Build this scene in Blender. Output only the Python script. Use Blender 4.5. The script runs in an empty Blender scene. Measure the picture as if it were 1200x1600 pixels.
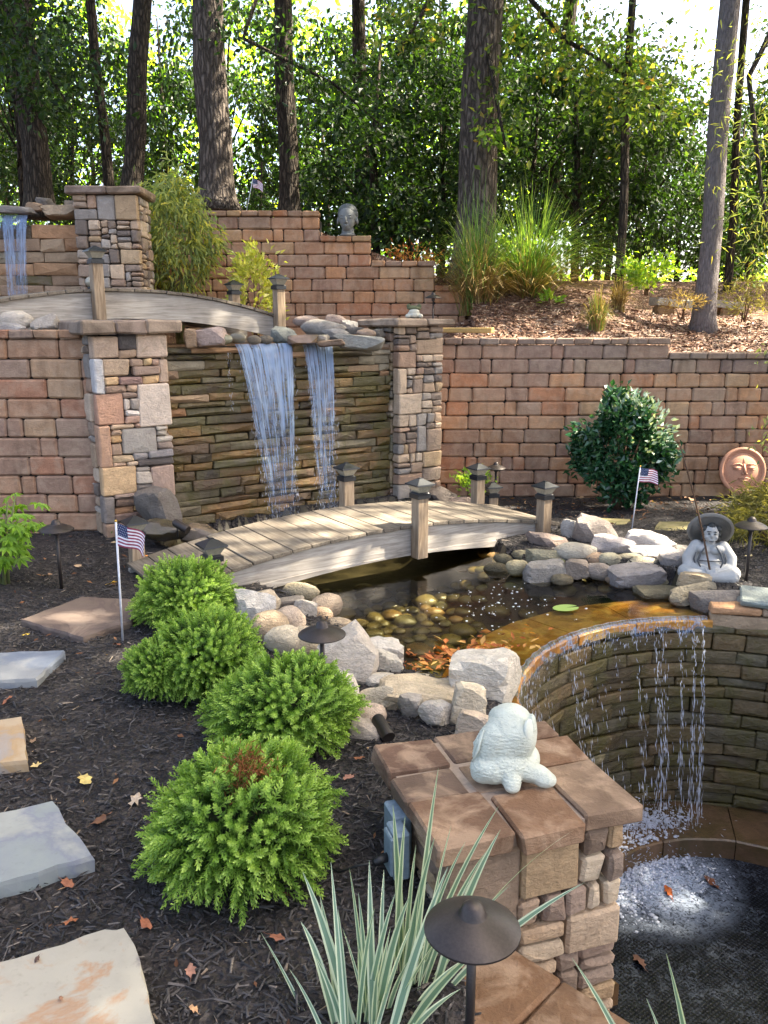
import bpy, bmesh, math, random
import numpy as np
from math import sin, cos, pi, radians, sqrt, atan2, exp
from mathutils import Vector, Matrix, noise

SC = bpy.context.scene
COL = SC.collection
# ------------------------------------------------------------------ camera, sky, sun, exposure
EYE, PITCH, FPX = 1.65, radians(13.0), 1310.0
cam_data = bpy.data.cameras.new('camera')
cam_data.sensor_fit = 'VERTICAL'; cam_data.sensor_height = 36.0
cam_data.lens = FPX / 1600.0 * 36.0
cam_data.clip_start = 0.05; cam_data.clip_end = 600.0
cam = bpy.data.objects.new('camera', cam_data); COL.objects.link(cam)
cam.location = (0, 0, EYE); cam.rotation_euler = (radians(90) - PITCH, 0, 0)
SC.camera = cam
SUN_AZ, SUN_EL = radians(80), radians(52)       # azimuth measured from +Y towards +X
world = bpy.data.worlds.new('World'); SC.world = world; world.use_nodes = True
wn = world.node_tree.nodes; wl = world.node_tree.links
bg = wn['Background']; bg.inputs['Strength'].default_value = 0.125
sky = wn.new('ShaderNodeTexSky'); sky.sky_type = 'NISHITA'; sky.sun_disc = False
sky.sun_elevation = SUN_EL; sky.sun_rotation = SUN_AZ
sky.dust_density = 4.0; sky.air_density = .6; sky.ozone_density = .4
wl.new(sky.outputs[0], bg.inputs['Color'])
sun_d = bpy.data.lights.new('sun', 'SUN'); sun_d.energy = 4.6; sun_d.angle = radians(0.55); sun_d.color = (1.0, 0.95, 0.86)
sun = bpy.data.objects.new('sun', sun_d); COL.objects.link(sun)
SUN_V = Vector((sin(SUN_AZ) * cos(SUN_EL), cos(SUN_AZ) * cos(SUN_EL), sin(SUN_EL)))
sun.rotation_euler = (-SUN_V).to_track_quat('-Z', 'Y').to_euler()
sun.location = SUN_V * 60
SC.view_settings.view_transform = 'Standard'; SC.view_settings.look = 'None'
SC.view_settings.exposure = 2.9; SC.view_settings.gamma = 1.0
SC.view_settings.use_curve_mapping = False
SC.view_settings.use_white_balance = True; SC.view_settings.white_balance_temperature = 7300; SC.view_settings.white_balance_tint = 8
SC.cycles.use_denoising = True
SC.cycles.max_bounces = 7; SC.cycles.diffuse_bounces = 3; SC.cycles.glossy_bounces = 3
SC.cycles.transmission_bounces = 4; SC.cycles.transparent_max_bounces = 10
SC.cycles.caustics_reflective = False; SC.cycles.caustics_refractive = False
SC.cycles.sample_clamp_indirect = 6.0

# ------------------------------------------------------------------ helpers
def ray(px, py):
    a = (px - 600) / FPX; b = -(py - 800) / FPX
    return Vector((a, cos(PITCH) + b * sin(PITCH), -sin(PITCH) + b * cos(PITCH)))
def PZ(px, py, z):
    d = ray(px, py); t = (z - EYE) / d.z
    return Vector((d.x * t, d.y * t, z))
def PY(px, py, Y):
    d = ray(px, py); t = Y / d.y
    return Vector((d.x * t, Y, EYE + d.z * t))
def depth(p): return p[1] * cos(PITCH) - (p[2] - EYE) * sin(PITCH)
def S(r, g, b):
    f = lambda c: (c / 255 / 12.92) if c <= 10 else ((c / 255 + 0.055) / 1.055) ** 2.4
    return (f(r), f(g), f(b))
def mixc(a, b, t): return tuple(x + (y - x) * t for x, y in zip(a, b))
def scalec(a, k): return tuple(x * k for x in a)
def sstep(a, b, x):
    t = min(1, max(0, (x - a) / (b - a))); return t * t * (3 - 2 * t)

def obj(name, me, mat=None, parent=None, loc=None, rz=None, col=None):
    o = bpy.data.objects.new(name, me); COL.objects.link(o)
    if mat is not None and me is not None and len(me.materials) == 0:
        for m in (mat if isinstance(mat, (list, tuple)) else [mat]): me.materials.append(m)
    if parent is not None: o.parent = parent
    if loc is not None: o.location = loc
    if rz is not None: o.rotation_euler = (0, 0, rz)
    if col is not None: o.color = (*col[:3], 1)
    return o
def tag(o, label=None, cat=None, group=None, kind=None):
    if label: o['label'] = label
    if cat: o['category'] = cat
    if group: o['group'] = group
    if kind: o['kind'] = kind
    return o
def thing(name, label, cat, loc=(0, 0, 0), rz=0.0, group=None):
    o = bpy.data.objects.new(name, None); COL.objects.link(o); o.empty_display_size = .05
    o.location = loc; o.rotation_euler = (0, 0, rz)
    return tag(o, label, cat, group)
def pymesh(name, v, f, smooth=False, fm=None):
    me = bpy.data.meshes.new(name); me.from_pydata(v, [], f)
    if fm is not None: me.polygons.foreach_set('material_index', fm)
    if smooth: me.polygons.foreach_set('use_smooth', [True] * len(me.polygons))
    me.update(); return me
def npmesh(name, V, F, smooth=False, fm=None):
    V = np.asarray(V, dtype=np.float32); F = np.asarray(F, dtype=np.int32); k = F.shape[1]
    me = bpy.data.meshes.new(name)
    me.vertices.add(len(V)); me.vertices.foreach_set('co', V.ravel())
    me.loops.add(F.size); me.loops.foreach_set('vertex_index', F.ravel())
    me.polygons.add(len(F)); me.polygons.foreach_set('loop_start', np.arange(0, F.size, k, dtype=np.int32))
    if fm is not None: me.polygons.foreach_set('material_index', np.asarray(fm, dtype=np.int32))
    me.polygons.foreach_set('use_smooth', np.full(len(F), smooth, dtype=bool))
    me.update(calc_edges=True); me.validate(); return me

class MB:
    """collects faces, makes one mesh"""
    def __init__(s): s.v = []; s.f = []; s.m = []
    def add(s, v, f, m=0, M=None):
        n = len(s.v)
        s.v += [tuple(M @ Vector(p)) if M is not None else tuple(p) for p in v]
        s.f += [tuple(i + n for i in q) for q in f]; s.m += [m] * len(f); return s
    def box(s, c, d, m=0, M=None, ch=0.0):
        w, h, k = d[0] / 2, d[1] / 2, d[2] / 2
        if ch <= 0:
            v = [(c[0] + x * w, c[1] + y * h, c[2] + z * k) for x in (-1, 1) for y in (-1, 1) for z in (-1, 1)]
            f = [(0, 1, 3, 2), (4, 6, 7, 5), (0, 4, 5, 1), (2, 3, 7, 6), (0, 2, 6, 4), (1, 5, 7, 3)]
            return s.add(v, f, m, M)
        v, f = cbox(d[0], d[1], d[2], ch); return s.add([(p[0] + c[0], p[1] + c[1], p[2] + c[2]) for p in v], f, m, M)
    def tube(s, pts, rad, n=8, m=0, cap=True, M=None):
        pts = [Vector(p) for p in pts]; v = []; f = []
        for i, p in enumerate(pts):
            t = (pts[min(i + 1, len(pts) - 1)] - pts[max(i - 1, 0)]).normalized()
            a = Vector((1, 0, 0)) if abs(t.x) < .8 else Vector((0, 1, 0))
            u = t.cross(a).normalized(); w = t.cross(u)
            r = rad[i] if isinstance(rad, (list, tuple)) else rad
            v += [p + (u * cos(2 * pi * k / n) + w * sin(2 * pi * k / n)) * r for k in range(n)]
        for i in range(len(pts) - 1):
            for k in range(n):
                a, b = i * n + k, i * n + (k + 1) % n
                f.append((a, b, b + n, a + n))
        if cap:
            f.append(tuple(range(n - 1, -1, -1))); q = (len(pts) - 1) * n; f.append(tuple(range(q, q + n)))
        return s.add(v, f, m, M)
    def lathe(s, prof, n=24, m=0, M=None, c=(0, 0, 0)):
        v = []; f = []
        for r, z in prof: v += [(c[0] + r * cos(2 * pi * k / n), c[1] + r * sin(2 * pi * k / n), c[2] + z) for k in range(n)]
        for i in range(len(prof) - 1):
            for k in range(n):
                a, b = i * n + k, i * n + (k + 1) % n
                f.append((a, b, b + n, a + n))
        f.append(tuple(range(n - 1, -1, -1))); q = (len(prof) - 1) * n; f.append(tuple(range(q, q + n)))
        return s.add(v, f, m, M)
    def build(s, name, mat, parent=None, smooth=False, loc=None, rz=None, col=None, sharp=None):
        me = pymesh(name, s.v, s.f, smooth, s.m)
        if sharp: 
            me.polygons.foreach_set('use_smooth', [True] * len(me.polygons)); me.set_sharp_from_angle(angle=radians(sharp))
        return obj(name, me, mat, parent, loc, rz, col)

# chamfered box: 24 verts, 26 faces (44 triangles)
_SG = [(x, y, z) for x in (-1, 1) for y in (-1, 1) for z in (-1, 1)]
_ID = {(s, a): i * 3 + a for i, s in enumerate(_SG) for a in range(3)}
def _cb_faces():
    F = []
    for a in range(3):
        b, c = (a + 1) % 3, (a + 2) % 3
        for sg in (-1, 1):
            q = []
            for tb, tc in ((-1, -1), (1, -1), (1, 1), (-1, 1)):
                s = [0, 0, 0]; s[a] = sg; s[b] = tb; s[c] = tc; q.append(_ID[(tuple(s), a)])
            F.append(q)
    for k in range(3):
        a, b = (k + 1) % 3, (k + 2) % 3
        for sa in (-1, 1):
            for sb in (-1, 1):
                s0 = [0, 0, 0]; s0[a] = sa; s0[b] = sb; s1 = list(s0); s0[k] = -1; s1[k] = 1
                F.append([_ID[(tuple(s0), a)], _ID[(tuple(s1), a)], _ID[(tuple(s1), b)], _ID[(tuple(s0), b)]])
    for s in _SG: F.append([_ID[(s, 0)], _ID[(s, 1)], _ID[(s, 2)]])
    P = [None] * 24
    for (s, a), i in _ID.items():
        P[i] = Vector([s[j] * (1.0 if j == a else .8) for j in range(3)])
    out = []
    for q in F:
        c = sum((P[i] for i in q), Vector()) / len(q)
        n = (P[q[1]] - P[q[0]]).cross(P[q[2]] - P[q[0]])
        out.append(tuple(q) if n.dot(c) > 0 else tuple(reversed(q)))
    return out
_CBF = _cb_faces()
def cbox(w, d, h, c=.006, j=0.0, rng=None, bulge=None):
    """w along x, d along y, h along z; bulge pushes the middle of the -y face out"""
    H = (w / 2, d / 2, h / 2); v = [None] * 24
    for s in _SG:
        jj = [rng.uniform(-j, j) for _ in range(3)] if j else (0, 0, 0)
        for a in range(3):
            v[_ID[(s, a)]] = tuple(s[k] * (H[k] - (0 if k == a else min(c, H[k] * .6))) + jj[k] for k in range(3))
    f = list(_CBF)
    if bulge is not None:
        q = [x for x in f if all(_ID[(s, 1)] in x for s in ())] if False else None
        ids = [_ID[(s, 1)] for s in _SG if s[1] == -1]
        fi = [x for x in f if len(x) == 4 and set(x) == set(ids)][0]; f.remove(fi)
        cx = sum(v[i][0] for i in ids) / 4; cy = sum(v[i][1] for i in ids) / 4; cz = sum(v[i][2] for i in ids) / 4
        bl = bulge * .7; zz = rng.uniform(-.22, .22) * h; L_ = rng.uniform(.16, .34)
        v.append((cx - L_ * w, cy - bl * rng.uniform(.2, 1.1), cz + zz)); v.append((cx + rng.uniform(-.08, .1) * w, cy - bl * rng.uniform(.4, 1.2), cz + rng.uniform(-.25, .25) * h)); v.append((cx + rng.uniform(.18, .34) * w, cy - bl * rng.uniform(.2, 1.1), cz - zz * rng.uniform(-1, 1)))
        lo = sorted((k for k in fi), key=lambda k: v[k][2]); b_ = sorted(lo[:2], key=lambda k: v[k][0]); t_ = sorted(lo[2:], key=lambda k: v[k][0])
        b0, b1, t0, t1 = b_[0], b_[1], t_[0], t_[1]
        f += [(b0, 24, t0), (b0, b1, 25), (b0, 25, 24), (b1, 26, 25), (b1, t1, 26), (t1, t0, 25), (t0, 24, 25), (t1, 25, 26)]
    return v, f

# ------------------------------------------------------------------ materials
class NT:
    def __init__(s, name):
        s.mat = bpy.data.materials.new(name); s.mat.use_nodes = True
        s.t = s.mat.node_tree; s.t.nodes.clear()
        s.out = s.n('ShaderNodeOutputMaterial')
    def n(s, typ, **kw):
        x = s.t.nodes.new(typ)
        for k, v in kw.items():
            if k.startswith('_'): setattr(x, k[1:], v)
            else:
                key = int(k[1:]) if k[0] == 'i' and k[1:].isdigit() else k.replace('__', ' ')
                if hasattr(v, 'is_output'): s.t.links.new(v, x.inputs[key])
                else: x.inputs[key].default_value = v
        return x
    def l(s, a, b): s.t.links.new(a, b)
    def pos(s, scale=(1, 1, 1), kind='world'):
        if kind == 'world': p = s.n('ShaderNodeNewGeometry').outputs['Position']
        else: p = s.n('ShaderNodeTexCoord').outputs['Object']
        if scale == (1, 1, 1): return p
        return s.n('ShaderNodeMapping', Vector=p, Scale=scale).outputs[0]
    def noise(s, vec, scale, detail=4, rough=.55, dist=0.0):
        return s.n('ShaderNodeTexNoise', Vector=vec, Scale=scale, Detail=detail, Roughness=rough, Distortion=dist)
    def ramp(s, fac, stops, interp='LINEAR'):
        r = s.n('ShaderNodeValToRGB', Fac=fac); e = r.color_ramp.elements; r.color_ramp.interpolation = interp
        while len(e) < len(stops): e.new(.5)
        for q, (p, c) in zip(e, stops): q.position = p; q.color = (*c, 1) if len(c) == 3 else c
        return r.outputs[0]
    def mix(s, fac, a, b, blend='MIX'):
        m = s.n('ShaderNodeMix', _data_type='RGBA', _blend_type=blend)
        for i, v in ((0, fac), (6, a), (7, b)):
            if hasattr(v, 'is_output'): s.l(v, m.inputs[i])
            else: m.inputs[i].default_value = v if i == 0 else ((*v, 1) if len(v) == 3 else v)
        return m.outputs[2]
    def math(s, op, a, b=0.0, c=0.0):
        m = s.n('ShaderNodeMath', _operation=op)
        for i, v in enumerate((a, b, c)):
            if hasattr(v, 'is_output'): s.l(v, m.inputs[i])
            else: m.inputs[i].default_value = v
        return m.outputs[0]
    def rng(s, v, a, b, c, d):
        m = s.n('ShaderNodeMapRange', Value=v); m.inputs[1].default_value = a; m.inputs[2].default_value = b
        m.inputs[3].default_value = c; m.inputs[4].default_value = d; return m.outputs[0]
    def bump(s, h, strength=.5, dist=.01, nrm=None):
        b = s.n('ShaderNodeBump', Height=h, Strength=strength, Distance=dist)
        if nrm is not None: s.l(nrm, b.inputs['Normal'])
        return b.outputs[0]
    def pbr(s, col, rough=.7, normal=None, spec=.5, metal=0.0, **kw):
        p = s.n('ShaderNodeBsdfPrincipled')
        for k, v in (('Base Color', col), ('Roughness', rough), ('Specular IOR Level', spec), ('Metallic', metal)):
            if hasattr(v, 'is_output'): s.l(v, p.inputs[k])
            else: p.inputs[k].default_value = (*v, 1) if isinstance(v, tuple) and len(v) == 3 else v
        for k, v in kw.items():
            k = k.replace('__', ' ')
            if hasattr(v, 'is_output'): s.l(v, p.inputs[k])
            else: p.inputs[k].default_value = v
        if normal is not None: s.l(normal, p.inputs['Normal'])
        s.l(p.outputs[0], s.out.inputs[0]); return p
    def objcol(s): return s.n('ShaderNodeObjectInfo').outputs['Color']

M = {}
def mat_stone(name, rough=.8, mottle=.35, mscale=9, fine=70, bump=.5, bdist=.012, tint=None, tintamt=.0, tscale=5, spec=.35, stain=0.0):
    t = NT(name); p = t.pos()
    n1 = t.noise(p, mscale, 5, .6, .4).outputs[0]; n2 = t.noise(p, fine, 4, .65).outputs[0]
    c = t.objcol()
    c = t.mix(t.rng(n1, .3, .72, 0, mottle), c, t.mix(1.0, c, (.45, .42, .40), 'MULTIPLY'))
    c = t.mix(t.rng(n2, .5, .75, 0, mottle * .7), c, t.mix(1.0, c, (1.5, 1.42, 1.32), 'MULTIPLY'))
    if tint is not None:
        n3 = t.noise(p, tscale, 4, .6, .6).outputs[0]
        c = t.mix(t.rng(n3, .45, .62, 0, tintamt), c, tint)
    if stain:
        n4 = t.noise(t.pos((7, 7, 1.2)), 1.0, 4, .6, .3).outputs[0]
        c = t.mix(t.rng(n4, .52, .72, 0, stain), c, t.mix(1.0, c, (.3, .27, .25), 'MULTIPLY'))
    n5 = t.noise(t.pos((1, 1, 2.2)), 26, 5, .7, 1.2).outputs[0]
    h = t.math('ADD', t.math('MULTIPLY', n1, 1.1), t.math('ADD', t.math('MULTIPLY', n2, .4), t.math('MULTIPLY', n5, .9)))
    r = t.rng(n2, .3, .8, rough * 1.08, rough * .85) if rough < .6 else rough
    t.pbr(c, r, t.bump(h, bump, bdist), spec); M[name] = t.mat; return t.mat
mat_stone('brick', .85, .6, 15, 75, .8, .009, tint=S(186, 160, 136), tintamt=.35, tscale=9, stain=.5)
mat_stone('stone', .8, .55, 14, 70, .9, .014)
mat_stone('rock', .75, .65, 12, 60, 1.0, .02)
mat_stone('wet_stone', .2, .6, 12, 60, .9, .016, tint=S(84, 78, 34), tintamt=.7, tscale=4, spec=.6)
mat_stone('wet_rock', .2, .5, 9, 60, .5, .01, tint=S(70, 62, 28), tintamt=.5, spec=.6)
mat_stone('capstone', .8, .5, 7, 90, .6, .01, tint=S(88, 74, 62), tintamt=.55, tscale=7, stain=.2)
mat_stone('cast_stone', .75, .35, 12, 110, .4, .006)
mat_stone('scaly_stone', .6, .25, 14, 55, .9, .010)
def mat_plain(name, col, rough=.5, metal=0.0, spec=.5, nb=0.0, ns=60, var=.15):
    t = NT(name); n = t.noise(t.pos(), ns, 4, .6).outputs[0]
    c = t.mix(t.rng(n, .35, .7, 0, 1), scalec(col, 1 - var), scalec(col, 1 + var))
    t.pbr(c, rough, t.bump(n, nb, .004) if nb else None, spec, metal); M[name] = t.mat; return t.mat
mat_plain('mortar', S(62, 55, 48), .95, nb=.5)
mat_plain('dark_core', S(38, 32, 28), .95, nb=.4)
mat_plain('bronze_metal', S(62, 56, 54), .42, .6, nb=.08, ns=160)
mat_plain('black_metal', S(42, 44, 48), .38, .3, nb=.05)
mat_plain('white_pole', S(190, 192, 200), .45)
mat_plain('gold_ball', S(190, 150, 70), .3, .8)
mat_plain('flag_white', S(225, 222, 228), .8)
mat_plain('flag_red', S(140, 52, 78), .8)
mat_plain('flag_blue', S(38, 52, 88), .8)
mat_plain('lamp_glass', S(150, 145, 130), .15, 0, .6)
mat_plain('box_plastic', S(118, 134, 144), .5, nb=.05)
mat_plain('cable', S(22, 22, 24), .5)
mat_plain('timber', S(170, 140, 84), .8, nb=.3)
mat_plain('terracotta', S(192, 138, 110), .8, nb=.25, ns=90, var=.1)
mat_plain('twig', S(92, 68, 50), .85, nb=.4)
mat_plain('stem_green', S(96, 104, 60), .7)

def mat_wood(name, c1, c2, c3, axis=(2, 26, 26), rough=.8):
    t = NT(name); p = t.pos(axis, 'object'); oi = t.n('ShaderNodeObjectInfo')
    p2 = t.n('ShaderNodeVectorMath', _operation='ADD', i0=p, i1=t.n('ShaderNodeCombineXYZ', X=t.math('MULTIPLY', oi.outputs['Random'], 30.0), Y=t.math('MULTIPLY', oi.outputs['Random'], 17.0)).outputs[0]).outputs[0]
    g = t.noise(p2, 1.6, 6, .6, 1.2).outputs[0]; st = t.noise(t.pos((1, 1, 1)), 3.0, 4, .6).outputs[0]
    c = t.ramp(g, [(.28, c1), (.5, c2), (.75, c3)])
    c = t.mix(t.rng(st, .5, .75, 0, .55), c, t.mix(1.0, c, (.55, .5, .46), 'MULTIPLY'))
    c = t.mix(t.rng(oi.outputs['Random'], 0, 1, 0, .3), c, t.mix(1.0, c, (.7, .68, .66), 'MULTIPLY'))
    t.pbr(c, rough, t.bump(g, .35, .006), .3); M[name] = t.mat
mat_wood('deck_wood', S(84, 68, 52), S(128, 108, 84), S(160, 140, 110))
mat_wood('beam_wood', S(122, 114, 106), S(160, 153, 145), S(190, 183, 174), (1.5, 12, 22))
mat_wood('post_wood', S(112, 94, 76), S(150, 130, 108), S(182, 162, 138), (26, 26, 2))

def mat_leaf(name, stops, trans=.45, rough=.45, spec=.35, attr=None, tcol=None):
    t = NT(name); g = t.n('ShaderNodeNewGeometry')
    f = g.outputs['Random Per Island'] if attr is None else t.n('ShaderNodeAttribute', _attribute_name=attr).outputs['Fac']
    c = t.ramp(f, stops)
    if attr is not None: c = t.mix(t.rng(g.outputs['Random Per Island'], 0, 1, 0, .5), c, t.mix(1.0, c, (.6, .62, .6), 'MULTIPLY'))
    p = t.n('ShaderNodeBsdfPrincipled', Base__Color=c, Roughness=rough); p.inputs['Specular IOR Level'].default_value = spec
    tr = t.n('ShaderNodeBsdfTranslucent', Color=t.mix(1.0, c, tcol or (1.5, 1.5, .5), 'MULTIPLY'))
    mx = t.n('ShaderNodeMixShader', Fac=trans, i1=p.outputs[0], i2=tr.outputs[0])
    t.l(mx.outputs[0], t.out.inputs[0]); M[name] = t.mat
mat_leaf('forest_leaf', [(0, S(42, 66, 28)), (.5, S(62, 88, 36)), (.9, S(88, 108, 44)), (1, S(130, 126, 52))], .55, .5, .25, None, (5.0, 4.6, 1.6))
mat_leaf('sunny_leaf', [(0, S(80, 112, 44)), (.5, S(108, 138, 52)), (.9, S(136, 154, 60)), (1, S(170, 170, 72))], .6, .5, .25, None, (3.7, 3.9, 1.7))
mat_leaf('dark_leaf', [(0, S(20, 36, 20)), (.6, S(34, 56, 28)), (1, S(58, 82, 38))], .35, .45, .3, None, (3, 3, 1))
mat_leaf('oak_leaf', [(0, S(46, 68, 36)), (.7, S(78, 102, 50)), (.93, S(124, 132, 68)), (1, S(140, 110, 60))], .45, .5, .3, None, (3, 2.8, 1))
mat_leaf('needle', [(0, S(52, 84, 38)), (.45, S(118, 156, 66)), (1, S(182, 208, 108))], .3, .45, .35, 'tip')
mat_leaf('needle_brown', [(0, S(90, 56, 34)), (1, S(150, 96, 60))], .2, .7, .2)
mat_leaf('camellia_leaf', [(0, S(24, 58, 36)), (.6, S(38, 80, 50)), (1, S(76, 116, 74))], .15, .22, .6)
mat_leaf('glare_leaf', [(0, S(120, 146, 122)), (.5, S(168, 184, 164)), (1, S(206, 214, 198))], .15, .35, .5)  # sun glare put into a pale leaf colour
mat_leaf('bright_leaf', [(0, S(104, 142, 52)), (.6, S(140, 176, 66)), (1, S(186, 200, 90))], .4, .4, .35)
mat_leaf('yellow_leaf', [(0, S(150, 160, 70)), (.6, S(196, 196, 98)), (1, S(220, 214, 140))], .35, .5, .3)
mat_leaf('willow_leaf', [(0, S(112, 130, 88)), (.5, S(152, 164, 106)), (.85, S(184, 186, 112)), (1, S(206, 194, 90))], .4, .5, .3)
mat_leaf('grass_green', [(0, S(70, 104, 52)), (.6, S(104, 136, 70)), (1, S(150, 168, 96))], .4, .45, .3)
mat_leaf('grass_dry', [(0, S(120, 98, 64)), (.6, S(164, 138, 96)), (1, S(196, 176, 130))], .3, .7, .2)
mat_leaf('feather_leaf', [(0, S(92, 92, 52)), (.6, S(128, 122, 70)), (1, S(158, 148, 92))], .35, .6, .25)
mat_leaf('blade_green', [(0, S(92, 122, 100)), (1, S(116, 142, 120))], .2, .4, .4)
mat_leaf('blade_cream', [(0, S(178, 190, 164)), (1, S(202, 210, 188))], .25, .4, .4)
mat_leaf('lily_leaf', [(0, S(150, 180, 96)), (1, S(170, 196, 110))], .1, .3, .4)
mat_leaf('dry_leaf', [(0, S(110, 64, 36)), (.35, S(168, 92, 48)), (.7, S(196, 132, 74)), (1, S(212, 178, 110))], .3, .6, .3)
mat_leaf('litter', [(0, S(70, 46, 34)), (.5, S(112, 76, 54)), (.8, S(160, 118, 84)), (1, S(200, 176, 140))], .15, .7, .2)
def mat_fallen(name):
    t = NT(name); n = t.noise(t.pos(), 60, 4, .6).outputs[0]; c = t.objcol()
    c = t.mix(t.rng(n, .4, .7, 0, .7), c, t.mix(1.0, c, (.5, .42, .36), 'MULTIPLY'))
    t.pbr(c, .6, t.bump(n, .4, .004), .3); M[name] = t.mat
mat_fallen('fallen_leaf')

def mat_bark(name, c1, c2, sc=1.0, deep=1.0):
    t = NT(name)
    v = t.n('ShaderNodeTexVoronoi', Vector=t.n('ShaderNodeVectorMath', _operation='ADD', i0=t.pos((22 * sc, 22 * sc, 4.2 * sc)), i1=t.n('ShaderNodeVectorMath', _operation='SCALE', i0=t.noise(t.pos(), 9, 4).outputs[1], Scale=.9).outputs[0]).outputs[0], Scale=1.0, _feature='DISTANCE_TO_EDGE')
    n = t.noise(t.pos((26, 26, 7)), 2.0, 6, .7).outputs[0]
    h = t.math('MINIMUM', v.outputs[0], .28); f = t.math('ADD', t.math('MULTIPLY', h, 2.2 * deep), t.math('MULTIPLY', n, .6 + .5 * (1 - deep)))
    c = t.ramp(f, [(.12, scalec(c1, .35)), (.45, c1), (.95, c2)])
    t.pbr(c, .9, t.bump(f, 1.0, .035), .2); M[name] = t.mat
mat_bark('bark_brown', S(74, 66, 60), S(114, 103, 94))
mat_bark('bark_grey', S(104, 98, 98), S(150, 142, 140), 1.6, .3)
mat_bark('bark_dark', S(50, 44, 38), S(84, 74, 64), 1.2)

def mat_mulch(name, a, b, c3, amt=.2):
    t = NT(name); p = t.pos()
    v = t.n('ShaderNodeTexVoronoi', Vector=t.n('ShaderNodeVectorMath', _operation='ADD', i0=p, i1=t.n('ShaderNodeVectorMath', _operation='SCALE', i0=t.noise(p, 30, 3).outputs[1], Scale=.03).outputs[0]).outputs[0], Scale=46.0)
    n = t.noise(p, 6, 5, .6).outputs[0]; cc = t.mix(t.rng(n, .4, .65, 0, 1), a, b)
    x = t.n('ShaderNodeSeparateColor', Color=v.outputs['Color'])
    cc = t.mix(t.rng(x.outputs[0], .6, 1, 0, amt), cc, c3)
    t.pbr(cc, .85, t.bump(v.outputs['Distance'], .9, .03), .3); M[name] = t.mat
mat_mulch('mulch_black', S(34, 31, 31), S(52, 47, 46), S(86, 80, 78), .5)
mat_mulch('mulch_brown', S(96, 66, 50), S(134, 98, 78), S(186, 158, 134), .9)
def mat_chip(name, stops):
    t = NT(name); f = t.n('ShaderNodeNewGeometry').outputs['Random Per Island']
    n = t.noise(t.pos((1, 1, 1)), 140, 3).outputs[0]
    c = t.mix(t.rng(n, .4, .7, 0, .5), t.ramp(f, stops), (.02, .018, .017))
    t.pbr(c, .6, None, .4); M[name] = t.mat
mat_chip('chip_black', [(0, S(26, 24, 25)), (.6, S(50, 47, 48)), (.9, S(76, 72, 72)), (.975, S(112, 104, 98)), (1, S(140, 120, 100))])
mat_chip('chip_brown', [(0, S(80, 52, 40)), (.5, S(136, 96, 74)), (.85, S(176, 140, 114)), (1, S(214, 190, 165))])

def mat_flagstone(name, ca, cb, cc, scale=3.0, stops=None, dist=.6, dim=.58):
    t = NT(name); p = t.pos(); n = t.noise(p, scale, 6, .62, dist).outputs[0]; n2 = t.noise(p, 60, 5, .6).outputs[0]
    n3 = t.noise(p, 11, 5, .6).outputs[0]
    ca, cb, cc = (scalec(q, dim) for q in (ca, cb, cc))
    c = t.ramp(n, stops(ca, cb, cc) if stops else [(.36, ca), (.46, mixc(ca, cb, .4)), (.50, cb), (.60, cc)])
    c = t.mix(t.rng(n3, .5, .7, 0, .3), c, t.mix(1.0, c, (.72, .7, .7), 'MULTIPLY'))
    c = t.mix(t.rng(n2, .58, .75, 0, .35), c, t.mix(1.0, c, (.6, .58, .56), 'MULTIPLY'))
    t.pbr(c, .75, t.bump(t.math('ADD', t.math('MULTIPLY', n2, .4), n3), .3, .008), .3); M[name] = t.mat
mat_flagstone('flag_multi', S(205, 198, 182), S(206, 168, 136), S(150, 140, 140), 2.6, lambda a_, b_, c_: [(.30, c_), (.36, a_), (.50, a_), (.545, b_), (.60, mixc(a_, b_, .3)), (.68, a_)], .5, .54)
mat_flagstone('flag_grey', S(186, 194, 190), S(170, 174, 186), S(206, 208, 200), 3.5, None, .4, .47)
mat_flagstone('flag_blue_grey', S(160, 172, 190), S(176, 184, 196), S(204, 206, 206), 4, None, .5, .42)
mat_flagstone('flag_tan', S(186, 178, 172), S(206, 172, 130), S(214, 190, 158), 4)
mat_flagstone('flag_brown', S(138, 120, 108), S(122, 104, 96), S(160, 140, 126), 4)
mat_flagstone('flag_yellow', S(170, 158, 100), S(190, 176, 130), S(150, 142, 96), 4)

def mat_water(name, tint, rough, nscale, nstr, ndist, base=None, bfac=0.0):
    t = NT(name); p = t.pos((1, 1, 1))
    n = t.noise(p, nscale, 4, .55, .8).outputs[0]
    nr = t.bump(n, nstr, ndist)
    fr = t.n('ShaderNodeFresnel', IOR=1.33, Normal=nr).outputs[0]
    gl = t.n('ShaderNodeBsdfGlossy', Color=(1, 1, 1, 1), Roughness=rough, Normal=nr)
    tr = t.n('ShaderNodeBsdfTransparent', Color=(*tint, 1))
    under = tr.outputs[0]
    if base is not None:
        df = t.n('ShaderNodeBsdfDiffuse', Color=(*base, 1)); under = t.n('ShaderNodeMixShader', Fac=bfac, i1=under, i2=df.outputs[0]).outputs[0]
    mx = t.n('ShaderNodeMixShader', Fac=fr, i1=under, i2=gl.outputs[0])
    t.l(mx.outputs[0], t.out.inputs[0]); M[name] = t.mat
mat_water('pond_water', (.82, .81, .66), .02, 9, .10, .02)
mat_water('film_water', (.92, .84, .62), .04, 26, .25, .01)
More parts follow.
